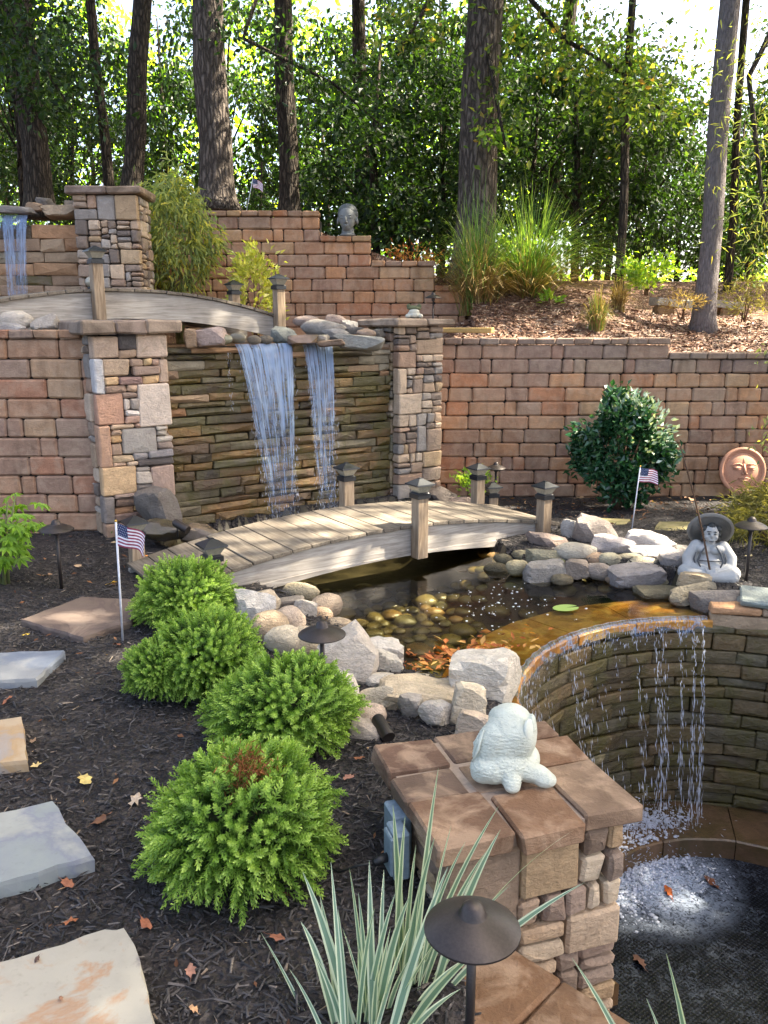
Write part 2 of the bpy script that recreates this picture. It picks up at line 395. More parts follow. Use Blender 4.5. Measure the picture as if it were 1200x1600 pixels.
def mat_fall():
    t = NT('falling_water'); o = t.n('ShaderNodeUVMap').outputs[0]
    st = t.noise(t.n('ShaderNodeMapping', Vector=o, Scale=(26, 1.1, 1)).outputs[0], 1.0, 5, .6, .3).outputs[0]
    st2 = t.noise(t.n('ShaderNodeMapping', Vector=o, Scale=(9, 7, 1)).outputs[0], 1.0, 4, .6, .5).outputs[0]
    sx = t.n('ShaderNodeSeparateXYZ', Vector=o)
    f = t.math('ADD', t.math('MULTIPLY', st, .75), t.math('MULTIPLY', st2, .45))
    # v runs 0 at the lip to 1 at the pool: the sheet opens into strings as it drops
    th = t.rng(sx.outputs[1], 0, 1, .43, .66)
    a = t.rng(t.math('SUBTRACT', f, th), -.04, .2, .05, .72)
    nr = t.bump(f, .6, .02)
    p = t.n('ShaderNodeBsdfPrincipled', Roughness=.12, Normal=nr); p.inputs['Base Color'].default_value = (*S(168, 198, 238), 1)
    p.inputs['Specular IOR Level'].default_value = .7
    tl = t.n('ShaderNodeBsdfTranslucent', Color=(*S(200, 214, 245), 1))
    mm = t.n('ShaderNodeMixShader', Fac=.35, i1=p.outputs[0], i2=tl.outputs[0])
    tr = t.n('ShaderNodeBsdfTransparent')
    mx = t.n('ShaderNodeMixShader', Fac=a, i1=tr.outputs[0], i2=mm.outputs[0])
    t.l(mx.outputs[0], t.out.inputs[0]); M['falling_water'] = t.mat
mat_fall()
def mat_drop():
    t = NT('water_drop'); p = t.n('ShaderNodeBsdfPrincipled', Roughness=.1); p.inputs['Base Color'].default_value = (*S(225, 230, 242), 1)
    tr = t.n('ShaderNodeBsdfTransparent'); mx = t.n('ShaderNodeMixShader', Fac=.45, i1=tr.outputs[0], i2=p.outputs[0])
    t.l(mx.outputs[0], t.out.inputs[0]); M['water_drop'] = t.mat
mat_drop()
def mat_basin():
    t = NT('basin_water'); p = t.pos()
    rp = t.n('ShaderNodeMapping', Vector=p, Rotation=(0, 0, radians(8))).outputs[0]
    sx = t.n('ShaderNodeSeparateXYZ', Vector=rp)
    k = 2 * pi / .026
    a = t.math('MULTIPLY', t.math('SINE', t.math('MULTIPLY', sx.outputs[0], k)), t.math('SINE', t.math('MULTIPLY', sx.outputs[1], k)))
    cell = t.rng(a, -.2, .5, 0, 1)
    n = t.noise(p, 5, 5, .65, 1.0).outputs[0]; n2 = t.noise(p, 38, 4, .7, 1.5).outputs[0]
    foam = t.math('MULTIPLY', t.rng(n, .44, .68, 0, 1), t.rng(n2, .46, .62, 0, .8))
    # froth thins away from where the streams land (1.35, 4.2)
    d = t.n('ShaderNodeVectorMath', _operation='DISTANCE', i0=p, i1=(1.50, 4.20, -1.45)).outputs['Value']
    near = t.rng(d, .1, .56, 1, 0)
    foam = t.math('MAXIMUM', t.math('MULTIPLY', foam, .22), t.math('MULTIPLY', near, t.math('MULTIPLY', t.rng(n2, .34, .54, 0, 1), t.rng(n, .36, .5, .4, 1))))
    c = t.mix(cell, S(10, 12, 16), S(26, 30, 38))
    c = t.mix(foam, c, S(186, 198, 216))
    h = t.math('ADD', t.math('MULTIPLY', cell, .4), t.math('ADD', n2, t.math('MULTIPLY', n, .6)))
    t.pbr(c, .1, t.bump(h, .3, .010), .3); M['basin_water'] = t.mat
mat_basin()

# ------------------------------------------------------------------ layout of the place
UD = (cos(radians(34)), sin(radians(34))); VD = (-UD[1], UD[0])     # along the cascade wall / away from the camera
FL = (-2.15, 6.27)                                                   # front left corner of the left pier
def fw(s, t, z): return Vector((FL[0] + UD[0] * s + VD[0] * t, FL[1] + UD[1] * s + VD[1] * t, z))
RZF = radians(34)
BC, BR = (1.85, 3.55), 1.225                                         # curved basin
WZ, BZ = -0.10, -1.45                                                # pond and basin water levels
POND = [(-1.15, 5.65), (-.84, 5.22), (-.60, 4.94), (-.36, 4.52), (-.14, 4.2), (.04, 3.92), (.28, 3.72), (.56, 3.64)]
POND += [(BC[0] + 1.23 * cos(a), BC[1] + 1.23 * sin(a)) for a in np.linspace(radians(172), radians(86), 14)]
POND += [(2.02, 5.02), (1.92, 5.38), (1.66, 5.56), (1.2, 5.68), (.92, 5.82), (.86, 6.2), (.7, 6.7), (.45, 7.2), (.2, 7.85), (-.5, 7.48), (-1.2, 7.02), (-1.74, 6.66), (-1.72, 6.2), (-1.42, 5.9)]
BASIN = [(.60, 3.3), (.50, 2.80), (.66, 2.36), (.26, 2.13), (.23, 1.93), (.79, 1.35), (1.6, .55), (4.2, .55), (4.2, 3.55), (3.2, 3.55)]
BASIN += [(BC[0] + (BR + .13) * cos(a), BC[1] + (BR + .13) * sin(a)) for a in np.linspace(0.05, pi + .1, 26)]
def inpoly(x, y, P):
    c = False; j = len(P) - 1
    for i in range(len(P)):
        if (P[i][1] > y) != (P[j][1] > y) and x < (P[j][0] - P[i][0]) * (y - P[i][1]) / (P[j][1] - P[i][1]) + P[i][0]: c = not c
        j = i
    return c
def pdist(x, y, P):
    d = 9e9; j = len(P) - 1
    for i in range(len(P)):
        ax, ay = P[j]; bx, by = P[i]; dx, dy = bx - ax, by - ay
        t = max(0, min(1, ((x - ax) * dx + (y - ay) * dy) / (dx * dx + dy * dy + 1e-12)))
        d = min(d, math.hypot(x - ax - t * dx, y - ay - t * dy)); j = i
    return d
def up_ground(x, y):
    """the terrace above the lower walls and the wooded bank behind it"""
    n = noise.noise((x * .5, y * .5, 3)) * .10 + noise.noise((x * 1.7, y * 1.7, 8)) * .03
    if x < 1.0 and y < 10.42:
        z = 1.42
        if x < -2.55 and y > 8.95: z = 2.5
        if x > .62: z = 1.42 + .2 * sstep(.62, 1.0, x) * sstep(8.8, 10.2, y)
        return z
    far = 2.72 - (min(1.1, max(-.95, x)) + .95) * .36
    if x >= 1.0:
        far = 1.36 + .66 * sstep(8.55, 10.9, y) + .25 * sstep(11, 15, y)
        far -= .34 * sstep(2.2, 3.6, x) * sstep(8.9, 10, y) * (1 - sstep(11.2, 14, y))
        if x > 2.6: far -= .10 * sstep(2.6, 3.2, x) * (1 - sstep(8.7, 9.4, y))
        far += n * .5 * sstep(8.7, 9.6, y)
    else: far += n * .5 * sstep(11, 13, y)
    return far + .4 * sstep(14, 30, y)
def ground_z(x, y):
    if x < -2.2: yb = 6.60
    elif x < .42: yb = 6.27 + (x + 2.15) * UD[1] / UD[0] + .34
    else: yb = 8.62
    if y > yb: return up_ground(x, y)
    z = -.14 * sstep(6.0, 8.4, y) * sstep(0, .6, x)
    z += noise.noise((x * .9, y * .9, 1)) * .03 + noise.noise((x * 3.2, y * 3.2, 5)) * .012
    if -4 < x < 5 and .5 < y < 8.2:
        if inpoly(x, y, BASIN): return -1.85
        if inpoly(x, y, POND):
            return WZ - .05 - .30 * sstep(0.0, .45, pdist(x, y, POND))
    z -= .11 * sstep(.12, .36, x) * (1 - sstep(1.95, 2.15, y)) * sstep(.2, .6, y)
    return z
# ------------------------------------------------------------------ ground
def axis(lo, hi, a, b, st):
    out = list(np.arange(a, b + 1e-6, st)); x, d = a, st
    L = []
    while x > lo: d *= 1.5; x -= d; L.append(x)
    x, d = b, st; R_ = []
    while x < hi: d *= 1.5; x += d; R_.append(x)
    return L[::-1] + out + R_
XS = axis(-160, 160, -4.4, 5.0, .05); YS = axis(-120, 220, .6, 12.4, .05)
gv = [(x, y, ground_z(x, y)) for y in YS for x in XS]
W_ = len(XS); gl, gp, gu = [], [], []
for j in range(len(YS) - 1):
    for i in range(W_ - 1):
        a = j * W_ + i; cx = (XS[i] + XS[i + 1]) / 2; cy = (YS[j] + YS[j + 1]) / 2
        q = (a, a + 1, a + W_ + 1, a + W_)
        zc = gv[a][2]
        if zc > 1.0 and cy > 6.3: gu.append(q)
        elif -1.8 < cx < 2.2 and 3.5 < cy < 8 and inpoly(cx, cy, POND): gp.append(q)
        else: gl.append(q)
gm = [0] * len(gl) + [1] * len(gu)
g_me = pymesh('ground', gv, gl + gu, True, gm)
tag(obj('ground', g_me, [M['mulch_black'], M['mulch_brown']]), kind='structure')
mat_plain('pond_floor', S(52, 44, 26), .6, nb=.5, ns=25, var=.4)
pond_bed = tag(obj('pond_bed', pymesh('pond_bed', gv, gp, True), M['pond_floor']), kind='structure')
bm = bmesh.new(); bm.from_mesh(pond_bed.data); bmesh.ops.delete(bm, geom=[v for v in bm.verts if not v.link_faces], context='VERTS'); bm.to_mesh(pond_bed.data); bm.free()

# ------------------------------------------------------------------ block walls
BRICKS = [S(176, 138, 104), S(158, 124, 98), S(184, 136, 96), S(148, 122, 102), S(132, 112, 100), S(172, 132, 98), S(184, 154, 116), S(168, 110, 76), S(146, 128, 110)]
def warm(c, k=.35, to=(.42, .31, .22)):
    g = (c[0] + c[1] + c[2]) / 3 / .317
    return mixc(c, tuple(q * g for q in to), k)
def pick(rng, pal, var=.10):
    c = pal[rng.randrange(len(pal))]; k = 1 + rng.uniform(-var, var); w = rng.uniform(-.03, .03)
    return (c[0] * k * (1 + w), c[1] * k, c[2] * k * (1 - w))
def block_wall(name, label, loc, x0, tops, z0, course, seed, depth_=.26, batter=.0, pal=None, tone=None, cap=.068, cap_over=.03, group=None, unit=(.12, .24, .36)):
    """tops: list of (x_end, z_top); blocks run from x0; returns the wall's Empty"""
    rng = random.Random(seed); t = thing(name, label, 'retaining wall', loc, 0, group)
    x_end = tops[-1][0]; n = int(round((max(z for _, z in tops) - z0) / course))
    ztop = max(z for _, z in tops)
    def top_at(x):
        for e, z in tops:
            if x < e - 1e-4: return z
        return tops[-1][1]
    ws = [u for u in unit]
    xa = x0
    core = MB()
    for e, z in tops:
        core.box(((xa + e) / 2, depth_ / 2 + .03, (z + z0) / 2 - .02), (e - xa, depth_ - .0, z - z0 - .04)); xa = e
    core.build('core', M['dark_core'], t)
    for k in range(n):
        zb = ztop - (k + 1) * course; x = x0 - rng.uniform(0, .3)
        while x < x_end:
            w = rng.choice([ws[0], ws[1], ws[1], ws[2], ws[2]]) * rng.uniform(.92, 1.08)
            a, b = max(x, x0), min(x + w, x_end)
            # stop at a step in the wall top
            for e, z in tops[:-1]:
                if a < e < b and zb + course > min(top_at(e + .01), top_at(e - .01)) + .01: b = e if top_at(a) > top_at(e + .01) else b
            for e, z in tops:
                if 0 < e - b < .085 and a < e: b = e
            if b - a > .02 and zb + course <= top_at((a + b) / 2) + .01:
                v, f = cbox(b - a - .006, .12, course - .005, .015, .004, rng)
                me = pymesh('brick', v, f)
                c = pick(rng, pal or BRICKS)
                if tone: c = tone(c, (a + b) / 2, zb + course / 2, rng)
                c = scalec(mixc(c, S(180, 138, 116), .2), 1.14)
                obj('brick', me, M['brick'], t, ((a + b) / 2, .055 - rng.uniform(0, .006) + batter * k * -.004, zb + course / 2), None, c)
            x = max(b, x + .05)
    xa = x0
    for e, z in tops:
        x = xa
        while x < e - .03:
            w = min(rng.uniform(.165, .2), e - x)
            if e - x - w < .07: w = e - x
            v, f = cbox(w - .006, .2, cap - .004, .010, .003, rng)
            c = pick(rng, pal or BRICKS); 
            if tone: c = tone(c, x, z, rng)
            obj('cap_block', pymesh('cap_block', v, f), M['brick'], t, (x + w / 2, .1 - cap_over, z + cap / 2 + .001), None, c)
            x += w
        xa = e
    return t
def tone_left(c, x, z, r):
    return scalec(mixc(c, S(150, 122, 108), .35), .9)
block_wall('retaining_wall', 'tan block wall with a light capping course, left of the tall stone pier and behind the lobed leaf plant', (0, 6.45, 0), -4.6, [(-2.2, 1.50)], -.15, .15, 3, tone=tone_left, unit=(.13, .26, .40))
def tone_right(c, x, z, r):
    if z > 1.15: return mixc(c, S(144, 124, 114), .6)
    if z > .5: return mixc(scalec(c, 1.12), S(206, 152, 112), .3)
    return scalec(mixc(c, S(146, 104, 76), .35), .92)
block_wall('retaining_wall', 'long tan block wall behind the leafy shrub with sunlit tips and the clay face plaque', (0, 8.45, 0), .42, [(2.83, 1.395), (5.4, 1.255)], -.285, .14, 5, tone=tone_right)
def tone_up(c, x, z, r): return mixc(scalec(c, 1.0), S(176, 124, 88), .3)
block_wall('retaining_wall', 'stepped block wall on the upper terrace with the stone head on one of its steps', (0, 10.3, 0), -3.3, [(-.75, 2.805), (-.15, 2.525), (.60, 2.245), (.98, 1.965)], 1.265, .14, 8, tone=tone_up)

# ------------------------------------------------------------------ rubble piers
PIERC = [S(200, 176, 150), S(186, 158, 132), S(176, 150, 130), S(160, 140, 126), S(150, 134, 122), S(196, 164, 124), S(180, 144, 122), S(138, 122, 112), S(170, 166, 160), S(150, 150, 150), S(206, 186, 164), S(120, 110, 106)]
def rubble(x, z, w, h, rng, out, big=.055):
    if (w * h < big and rng.random() < .32 and w < .34 and h < .34 and min(w, h) > .09) or (w < .17 and h < .085) or (w < .1 and h < .13):
        out.append((x, z, w, h)); return
    if w > h * rng.uniform(.9, 1.9) and w > .11:
        k = w * rng.uniform(.33, .67); rubble(x, z, k, h, rng, out, big); rubble(x + k, z, w - k, h, rng, out, big)
    elif h > .085:
        k = h * rng.uniform(.3, .7); rubble(x, z, w, k, rng, out, big); rubble(x, z + k, w, h - k, rng, out, big)
    else: out.append((x, z, w, h))
def stone_part(t, w, h, d, loc, rz, c, rng, mat='stone', j=.006, bulge=None, ch=.010, gap=.008, name='stone'):
    b = rng.uniform(.002, .014) if bulge is None else bulge
    v, f = cbox(max(w - gap, .02), d, max(h - gap, .015), ch, j, rng, b)
    return obj(name, pymesh(name, v, f), M[mat], t, loc, rz, c)
def face_stones(t, rects, org, ang, rng, pal, mat='stone', d=.10, cols=None):
    """rects (x, z, w, h) on a face that starts at org and runs along angle ang; outward is to its right hand"""
    ux, uy = cos(ang), sin(ang)
    for i, (x, z, w, h) in enumerate(rects):
        o = d / 2 - rng.uniform(.0, .016)
        px = org[0] + ux * (x + w / 2) - uy * o; py = org[1] + uy * (x + w / 2) + ux * o
        c = cols[i] if cols else warm(pick(rng, pal, .12), .4)
        stone_part(t, w, h, d, (px, py, org[2] + z + h / 2), ang, c, rng, mat)
def pier(name, label, loc, rz, w, d, h, seed, front=None, cap=(3, .10, .09), pal=PIERC, cols=None, group=None, capcol=None, wet_side=False):
    """front left corner at loc; front runs along +x, depth along +y"""
    rng = random.Random(seed); t = thing(name, label, 'stone pier', loc, rz, group)
    MB().box((w / 2, d / 2, h / 2 - .1), (w - .09, d - .09, h + .18)).build('core', M['mortar'], t)
    for face, (org, ang, L) in enumerate((((0, 0, 0), 0, w), ((w, 0.1, 0), pi / 2, d - .1), ((0, d, 0), -pi / 2, d - .1))):
        if face == 0 and front is not None: R_ = front; cc = cols
        else:
            R_ = []; rubble(0, -.12, L, h + .12, rng, R_); cc = None
        face_stones(t, R_, org, ang, rng, pal, 'wet_stone' if (face == 2 and wet_side) else 'stone', cols=cc)
    n, ov, th = cap; x = -ov
    cuts = [-ov + (w + 2 * ov) * (i + (rng.uniform(-.18, .18) if 0 < i < n else 0)) / n for i in range(n + 1)]
    for i in range(n):
        v, f = cbox(cuts[i + 1] - cuts[i] - .006, d + 2 * ov, th, .014, .008, rng)
        obj('cap_slab', pymesh('cap_slab', v, f), M['capstone'], t, ((cuts[i] + cuts[i + 1]) / 2, d / 2, h + th / 2 + .002), None, pick(rng, capcol or [S(150, 130, 112), S(168, 146, 126), S(140, 122, 110)]))
    return t
# the stones of the left pier's face, copied from the photograph one by one
LP = """95 95 270 240 200 172 150;275 85 395 185 92 88 90;278 190 395 240 186 154 128;400 85 615 245 214 188 168;175 250 345 360 200 172 144;350 250 440 300 186 156 136;445 250 500 295 222 186 132;505 255 552 300 190 154 136;370 305 550 360 166 140 126;555 255 622 415 200 172 152
120 245 178 480 196 204 212;183 370 272 422 222 182 134;275 368 435 422 158 124 120;438 368 550 422 220 176 122;185 428 322 475 158 130 114;328 428 395 470 212 176 148;400 425 625 722 216 202 190;295 478 398 518 160 136 124;135 482 305 695 200 148 124;308 525 352 598 204 196 188
356 525 412 600 170 162 156;318 603 412 640 214 214 212;318 645 412 690 198 156 138;150 700 222 990 196 150 122;225 698 378 728 196 168 140;382 695 415 725 190 150 130;228 735 288 768 182 150 124;222 772 288 825 214 166 108;232 830 290 910 172 142 120;295 732 522 908 166 164 160;525 730 592 755 182 178 168;525 760 592 797 176 170 160;528 800 600 838 190 184 174;530 842 605 892 156 138 128
235 915 365 962 190 164 130;370 912 462 960 140 140 144;468 898 606 955 134 134 140;232 965 325 990 190 156 132;330 965 395 990 204 180 156;398 960 612 1005 98 92 92;168 995 380 1195 216 178 132;385 1015 475 1042 146 140 134;385 1045 482 1130 184 176 166;388 1135 490 1178 120 114 110;485 1015 640 1250 176 148 136
188 1200 248 1395 138 132 130;250 1192 395 1225 166 142 130;398 1188 480 1222 150 140 132;258 1230 400 1280 138 110 94;252 1285 365 1330 174 124 84;368 1284 440 1325 204 158 96;255 1332 450 1390 142 112 100;455 1255 655 1395 96 88 84;400 1230 450 1280 120 100 90;200 1397 440 1510 170 138 116;445 1400 655 1510 110 98 90"""
rects, cols = [], []
for q in LP.replace('\n', ';').split(';'):
    a = [float(x) for x in q.split()]
    def uu(x, y): return (x - (90 + (y - 80) * .0734)) / (525 - (y - 80) * .049)
    ym = (a[1] + a[3]) / 2; u0, u1 = max(0, uu(a[0], ym) - .008), min(1, uu(a[2], ym) + .008)
    if u0 < .05: u0 = 0
    if u1 > .94: u1 = 1
    z1 = 1.535 - (a[1] - 80 - 4) / 1430 * 1.56; z0 = 1.535 - (a[3] - 80 + 4) / 1430 * 1.56
    rects.append((u0 * .58, z0, (u1 - u0) * .58, z1 - z0)); cols.append(warm(S(*a[4:7]), .3))
pier('stone_pier', 'broad pale stone pier between the left block wall and the cascade, largest mixed stones', (*FL, 0), RZF, .58, .5, 1.535, 11, rects, (3, .09, .10), cols=cols)
RP = fw(2.75, 0, -.15)
pier('stone_pier', 'narrow stone pier right of the cascade with a small frog figure on its cap', tuple(RP), RZF, .52, .5, 1.73, 12, None, (2, .08, .065), wet_side=True)
pier('stone_pier', 'upper stone pier beside the small upper waterfall, behind the arched upper bridge', (-3.02, 8.6, 1.42), radians(2), .62, .5, 1.40, 13, None, (2, .06, .075))

# ------------------------------------------------------------------ the cascade walls of wet ledge stone
WETC = [S(132, 102, 62), S(156, 118, 70), S(108, 86, 54), S(136, 118, 86), S(168, 128, 78), S(96, 78, 52), S(140, 126, 98), S(124, 96, 68), S(84, 70, 50)]
DRYC = [S(186, 146, 110), S(176, 150, 122), S(196, 150, 112), S(166, 140, 116), S(166, 154, 132)]
def ledge_wall(name, label, loc, rz, L, z0, z1, seed, wet, hh=(.042, .088), ww=(.16, .6), wetc=WETC):
    rng = random.Random(seed); t = thing(name, label, 'stone wall', loc, rz)
    MB().box((L / 2, .16, (z0 + z1) / 2), (L, .2, z1 - z0)).build('core', M['dark_core'], t)
    z = z1
    while z > z0 + .02:
        h = min(rng.uniform(*hh), z - z0); x = -rng.uniform(0, .2); row = rng.uniform(-.014, .02)
        while x < L:
            w = rng.uniform(*ww); a, b = max(0, x), min(L, x + w); x += w
            if b - a < .05: continue
            zz = (z1 - z) / (z1 - z0)
            isw = wet(((a + b) / 2) / L, zz, rng)
            stone_part(t, b - a, h, .15, ((a + b) / 2, .06 - row * .8 - rng.uniform(-.012, .014), z - h / 2), 0, scalec(pick(rng, wetc if isw else DRYC, .18), .62 if isw else .85), rng, 'wet_stone' if isw else 'stone', .007, rng.uniform(.008, .034), .006, .004)
        z -= h
    return t
cas = ledge_wall('cascade_wall', 'wide wet mossy ledge stone wall behind the two main falls', tuple(fw(.58, .14, 0)), RZF, 2.17, -.45, 1.42, 21, lambda u, v, r: r.random() < (.25 + 2.6 * v + (.5 if .2 < u < .8 else 0)))
ledge_wall('cascade_wall', 'small upper ledge stone wall with the narrow fall at the photo left edge', (-5.2, 8.88, 1.3), 0, 2.2, 0, 1.27, 22, lambda u, v, r: r.random() < .25, (.08, .14), (.2, .5), [S(120, 100, 70), S(140, 116, 84)])

# curved weir wall of the lower basin
CURC = [S(112, 100, 66), S(98, 92, 66), S(124, 108, 74), S(134, 112, 76), S(106, 104, 84), S(88, 80, 56)]
def curved_wall():
    rng = random.Random(31); t = thing('weir_wall', 'curved wet stone wall that the pond spills over into the dark basin', 'stone wall', (*BC, 0))
    a0, a1 = radians(-4), radians(197); m = MB(); n = 48
    for k, (r0, r1, za, zb) in enumerate(((BR + .05, BR + .20, -1.85, WZ - .075),)):
        v = []; f = []
        for i in range(n + 1):
            a = a0 + (a1 - a0) * i / n
            v += [(r0 * cos(a), r0 * sin(a), za), (r1 * cos(a), r1 * sin(a), za), (r1 * cos(a), r1 * sin(a), zb), (r0 * cos(a), r0 * sin(a), zb)]
        for i in range(n):
            for q in range(4): f.append((i * 4 + q, i * 4 + (q + 1) % 4, i * 4 + 4 + (q + 1) % 4, i * 4 + 4 + q))
        m.add(v, f)
    m.build('core', M['dark_core'], t)
    z = WZ - .045
    while z > -1.5:
        h = rng.uniform(.055, .115); a = a0 - rng.uniform(0, .15); row = rng.uniform(-.006, .018)
        while a < a1:
            w = rng.uniform(.14, .36); da = w / BR
            am = a + da / 2; rr = BR + .05 - row - rng.uniform(-.008, .012)
            right = am < radians(62) and z > -.5
            c = pick(rng, DRYC, .16) if (right and rng.random() < .5) else scalec(mixc(pick(rng, CURC, .2), S(120, 92, 58), .3), .75)
            stone_part(t, w * 1.02, h, .13, (rr * cos(am), rr * sin(am), z - h / 2), am - pi / 2, c, rng, 'stone' if right and rng.random() < .6 else 'wet_stone', .004, rng.uniform(.004, .016), .008, .006)
            a += da
        z -= h
    # the dry part right of the spill edge stands one course higher under flat capstones
    for zt, h, pal_, mt in ((WZ + .02, .09, DRYC, 'stone'), (WZ + .075, .055, DRYC, 'stone')):
        a = a0
        while a < radians(83):
            left = (radians(85) - a) * BR; w = left if left < .5 else rng.uniform(.2, .34); am = a + w / BR / 2; rr = BR + .05 - rng.uniform(-.006, .012)
            stone_part(t, w, h, .13, (rr * cos(am), rr * sin(am), zt - h / 2), am - pi / 2, pick(rng, pal_, .12), rng, mt, .004, .008, .008, .006); a += w / BR
    a = a0
    while a < radians(76):
        left = (radians(77.5) - a) * BR; w = left if left < .55 else rng.uniform(.24, .36); am = a + w / BR / 2
        stone_part(t, w, .05, .30, ((BR + .12) * cos(am), (BR + .12) * sin(am), WZ + .102), am - pi / 2, pick(rng, [S(150, 158, 152), S(160, 150, 136), S(140, 138, 136)]), rng, 'stone', .008, .01, .010, .008, 'cap_slab'); a += w / BR
    # straight piece back to the foreground pier
    R_ = []; rubble(0, -1.5, .52, 1.38, rng, R_, .05)
    face_stones(t, R_, (.60 - BC[0], 2.76 - BC[1], WZ + .04), atan2(.47, .05), rng, CURC, 'wet_stone')
    MB().box((-1.32, -.52, -.9), (.14, .6, 1.6)).build('core', M['dark_core'], t)
    return t
curved_wall()
def ring(name, mat, r0, r1, z, a0, a1, n=48, kind='structure', th=0.05, wob=.0, seed=1):
    rng = random.Random(seed); v = []; f = []; ch = []
    for i in range(n + 1):
        a = a0 + (a1 - a0) * i / n; w = rng.uniform(-wob, wob)
        v += [(BC[0] + (r0 + w) * cos(a), BC[1] + (r0 + w) * sin(a), z - th), (BC[0] + (r0 + w) * cos(a), BC[1] + (r0 + w) * sin(a), z),
              (BC[0] + r1 * cos(a), BC[1] + r1 * sin(a), z), (BC[0] + r1 * cos(a), BC[1] + r1 * sin(a), z - th)]
    for i in range(n):
        for q in range(3): f.append((i * 4 + q, i * 4 + q + 1, i * 4 + 5 + q, i * 4 + 4 + q))
    return tag(obj(name, pymesh(name, v, f, False), M[mat]), kind=kind)
def mat_sill():
    t = NT('sill_stone'); p = t.pos(); n = t.noise(p, 3.2, 5, .6, 1.2).outputs[0]; n2 = t.noise(p, 24, 5, .65, .5).outputs[0]
    c = t.ramp(n, [(.3, S(120, 80, 36)), (.48, S(178, 122, 56)), (.6, S(206, 166, 92)), (.72, S(150, 108, 52))])
    c = t.mix(t.rng(n2, .48, .7, 0, .6), c, t.mix(1.0, c, (.45, .4, .35), 'MULTIPLY'))
    t.pbr(c, .3, t.bump(n2, .5, .01), .5); M['sill_stone'] = t.mat
mat_sill()
# flat sill under the thin sheet of water, and the ledge at the foot of the wall: stones laid edge to edge
def sill(name, label, cat, r0, r1, z, th, seed, a0, a1, span, mat='sill_stone'):
    rng = random.Random(seed); t = thing(name, label, cat, (*BC, 0)); a = a0
    while a < a1 - .02:
        da = min(rng.uniform(*span), a1 - a); m = MB(); n = 6; v = []; f = []
        for i in range(n + 1):
            b = a + .003 + (da - .006) * i / n; w = rng.uniform(-.006, .006)
            for r, zz in ((r0 + w, -th), (r0 + w, -.008), (r0 + w + .01, 0), (r1 - .01, rng.uniform(-.012, -.004)), (r1, -th)): v.append((r * cos(b), r * sin(b), z + zz))
        for i in range(n):
            for q in range(4): f.append((i * 5 + q, i * 5 + q + 1, i * 5 + 6 + q, i * 5 + 5 + q))
        f += [(4, 3, 2, 1, 0), tuple(n * 5 + q for q in range(5))]
        obj('slab', pymesh('slab', v, f), M[mat], t, col=pick(rng, [S(120, 90, 62), S(106, 82, 60), S(132, 100, 68)])); a += da
    return t
sill('weir_sill', 'amber stone sill under the thin sheet of water at the pond spill edge', 'stone sill', BR - .015, 1.62, WZ - .018, .06, 41, radians(84), radians(176), (.3, .55))
sill('basin_ledge', 'brown stone ledge at the foot of the curved wall where the streams land', 'stone ledge', .82, BR + .03, -1.33, .14, 42, radians(-6), radians(200), (.35, .6), 'wet_rock')

# ------------------------------------------------------------------ water surfaces
def sheet(name, poly, z, mat):
    n = len(poly); me = pymesh(name, [(x, y, z) for x, y in poly], [tuple(range(n))])
    b = bmesh.new(); b.from_mesh(me); bmesh.ops.triangulate(b, faces=b.faces[:]); bmesh.ops.recalc_face_normals(b, faces=b.faces[:])
    for f in b.faces:
        if f.normal.z < 0: f.normal_flip()
    b.to_mesh(me); b.free(); return tag(obj(name, me, M[mat]), kind='structure')
cen = (sum(p[0] for p in POND) / len(POND), sum(p[1] for p in POND) / len(POND))
pondw = []
for x, y in POND:
    r = math.hypot(x - BC[0], y - BC[1])
    if abs(r - 1.23) < .02: pondw.append((BC[0] + (x - BC[0]) * (BR - .012) / r, BC[1] + (y - BC[1]) * (BR - .012) / r))
    else:
        dx, dy = x - cen[0], y - cen[1]; L = math.hypot(dx, dy); pondw.append((x + dx / L * .16, y + dy / L * .16))
sheet('pond_water', pondw, WZ, 'pond_water')
sheet('basin_water', [(.3, .7), (4.3, .7), (4.3, 3.6)] + [(BC[0] + 1.2 * cos(a), BC[1] + 1.2 * sin(a)) for a in np.linspace(0.05, pi, 20)] + [(.3, 3.5)], BZ, 'basin_water')
sheet('upper_pond_water', [tuple(fw(.62, .16, 0))[:2], tuple(fw(2.7, .16, 0))[:2], (-.2, 8.9), (-1.6, 8.8), (-2.6, 8.6), (-3.0, 7.2)], 1.455, 'pond_water')

# ------------------------------------------------------------------ arched bridges
def mid(a, b, t): return a + (b - a) * t
def post_part(root, x, y, z0, z1, sz, name='post', rz=0.0, cap=True):
    v, f = cbox(sz, sz, z1 - z0, .004)
    p = obj(name, pymesh('post', v, f), M['post_wood'], root, (x, y, (z0 + z1) / 2), rz)
    if cap:
        k = sz / .089; h = (z1 - z0) / 2
        c = MB()
        def fr(r0, r1, za, zb):
            r0 *= k; r1 *= k; za = za * k + h; zb = zb * k + h
            vv = [(sx * r0, sy * r0, za) for sx, sy in ((-1, -1), (1, -1), (1, 1), (-1, 1))] + [(sx * r1, sy * r1, zb) for sx, sy in ((-1, -1), (1, -1), (1, 1), (-1, 1))]
            c.add(vv, [(3, 2, 1, 0), (4, 5, 6, 7), (0, 1, 5, 4), (1, 2, 6, 5), (2, 3, 7, 6), (3, 0, 4, 7)])
        fr(.054, .054, -.012, .022); fr(.048, .040, .022, .032)
        fr(.078, .076, .082, .092); fr(.074, .014, .092, .126); fr(.013, .013, .126, .131)
        c.build('lamp_cap', M['black_metal'], p)
        c = MB(); fr(.039, .066, .032, .082); c.build('lamp_shade', M['lamp_glass'], p)
    return p
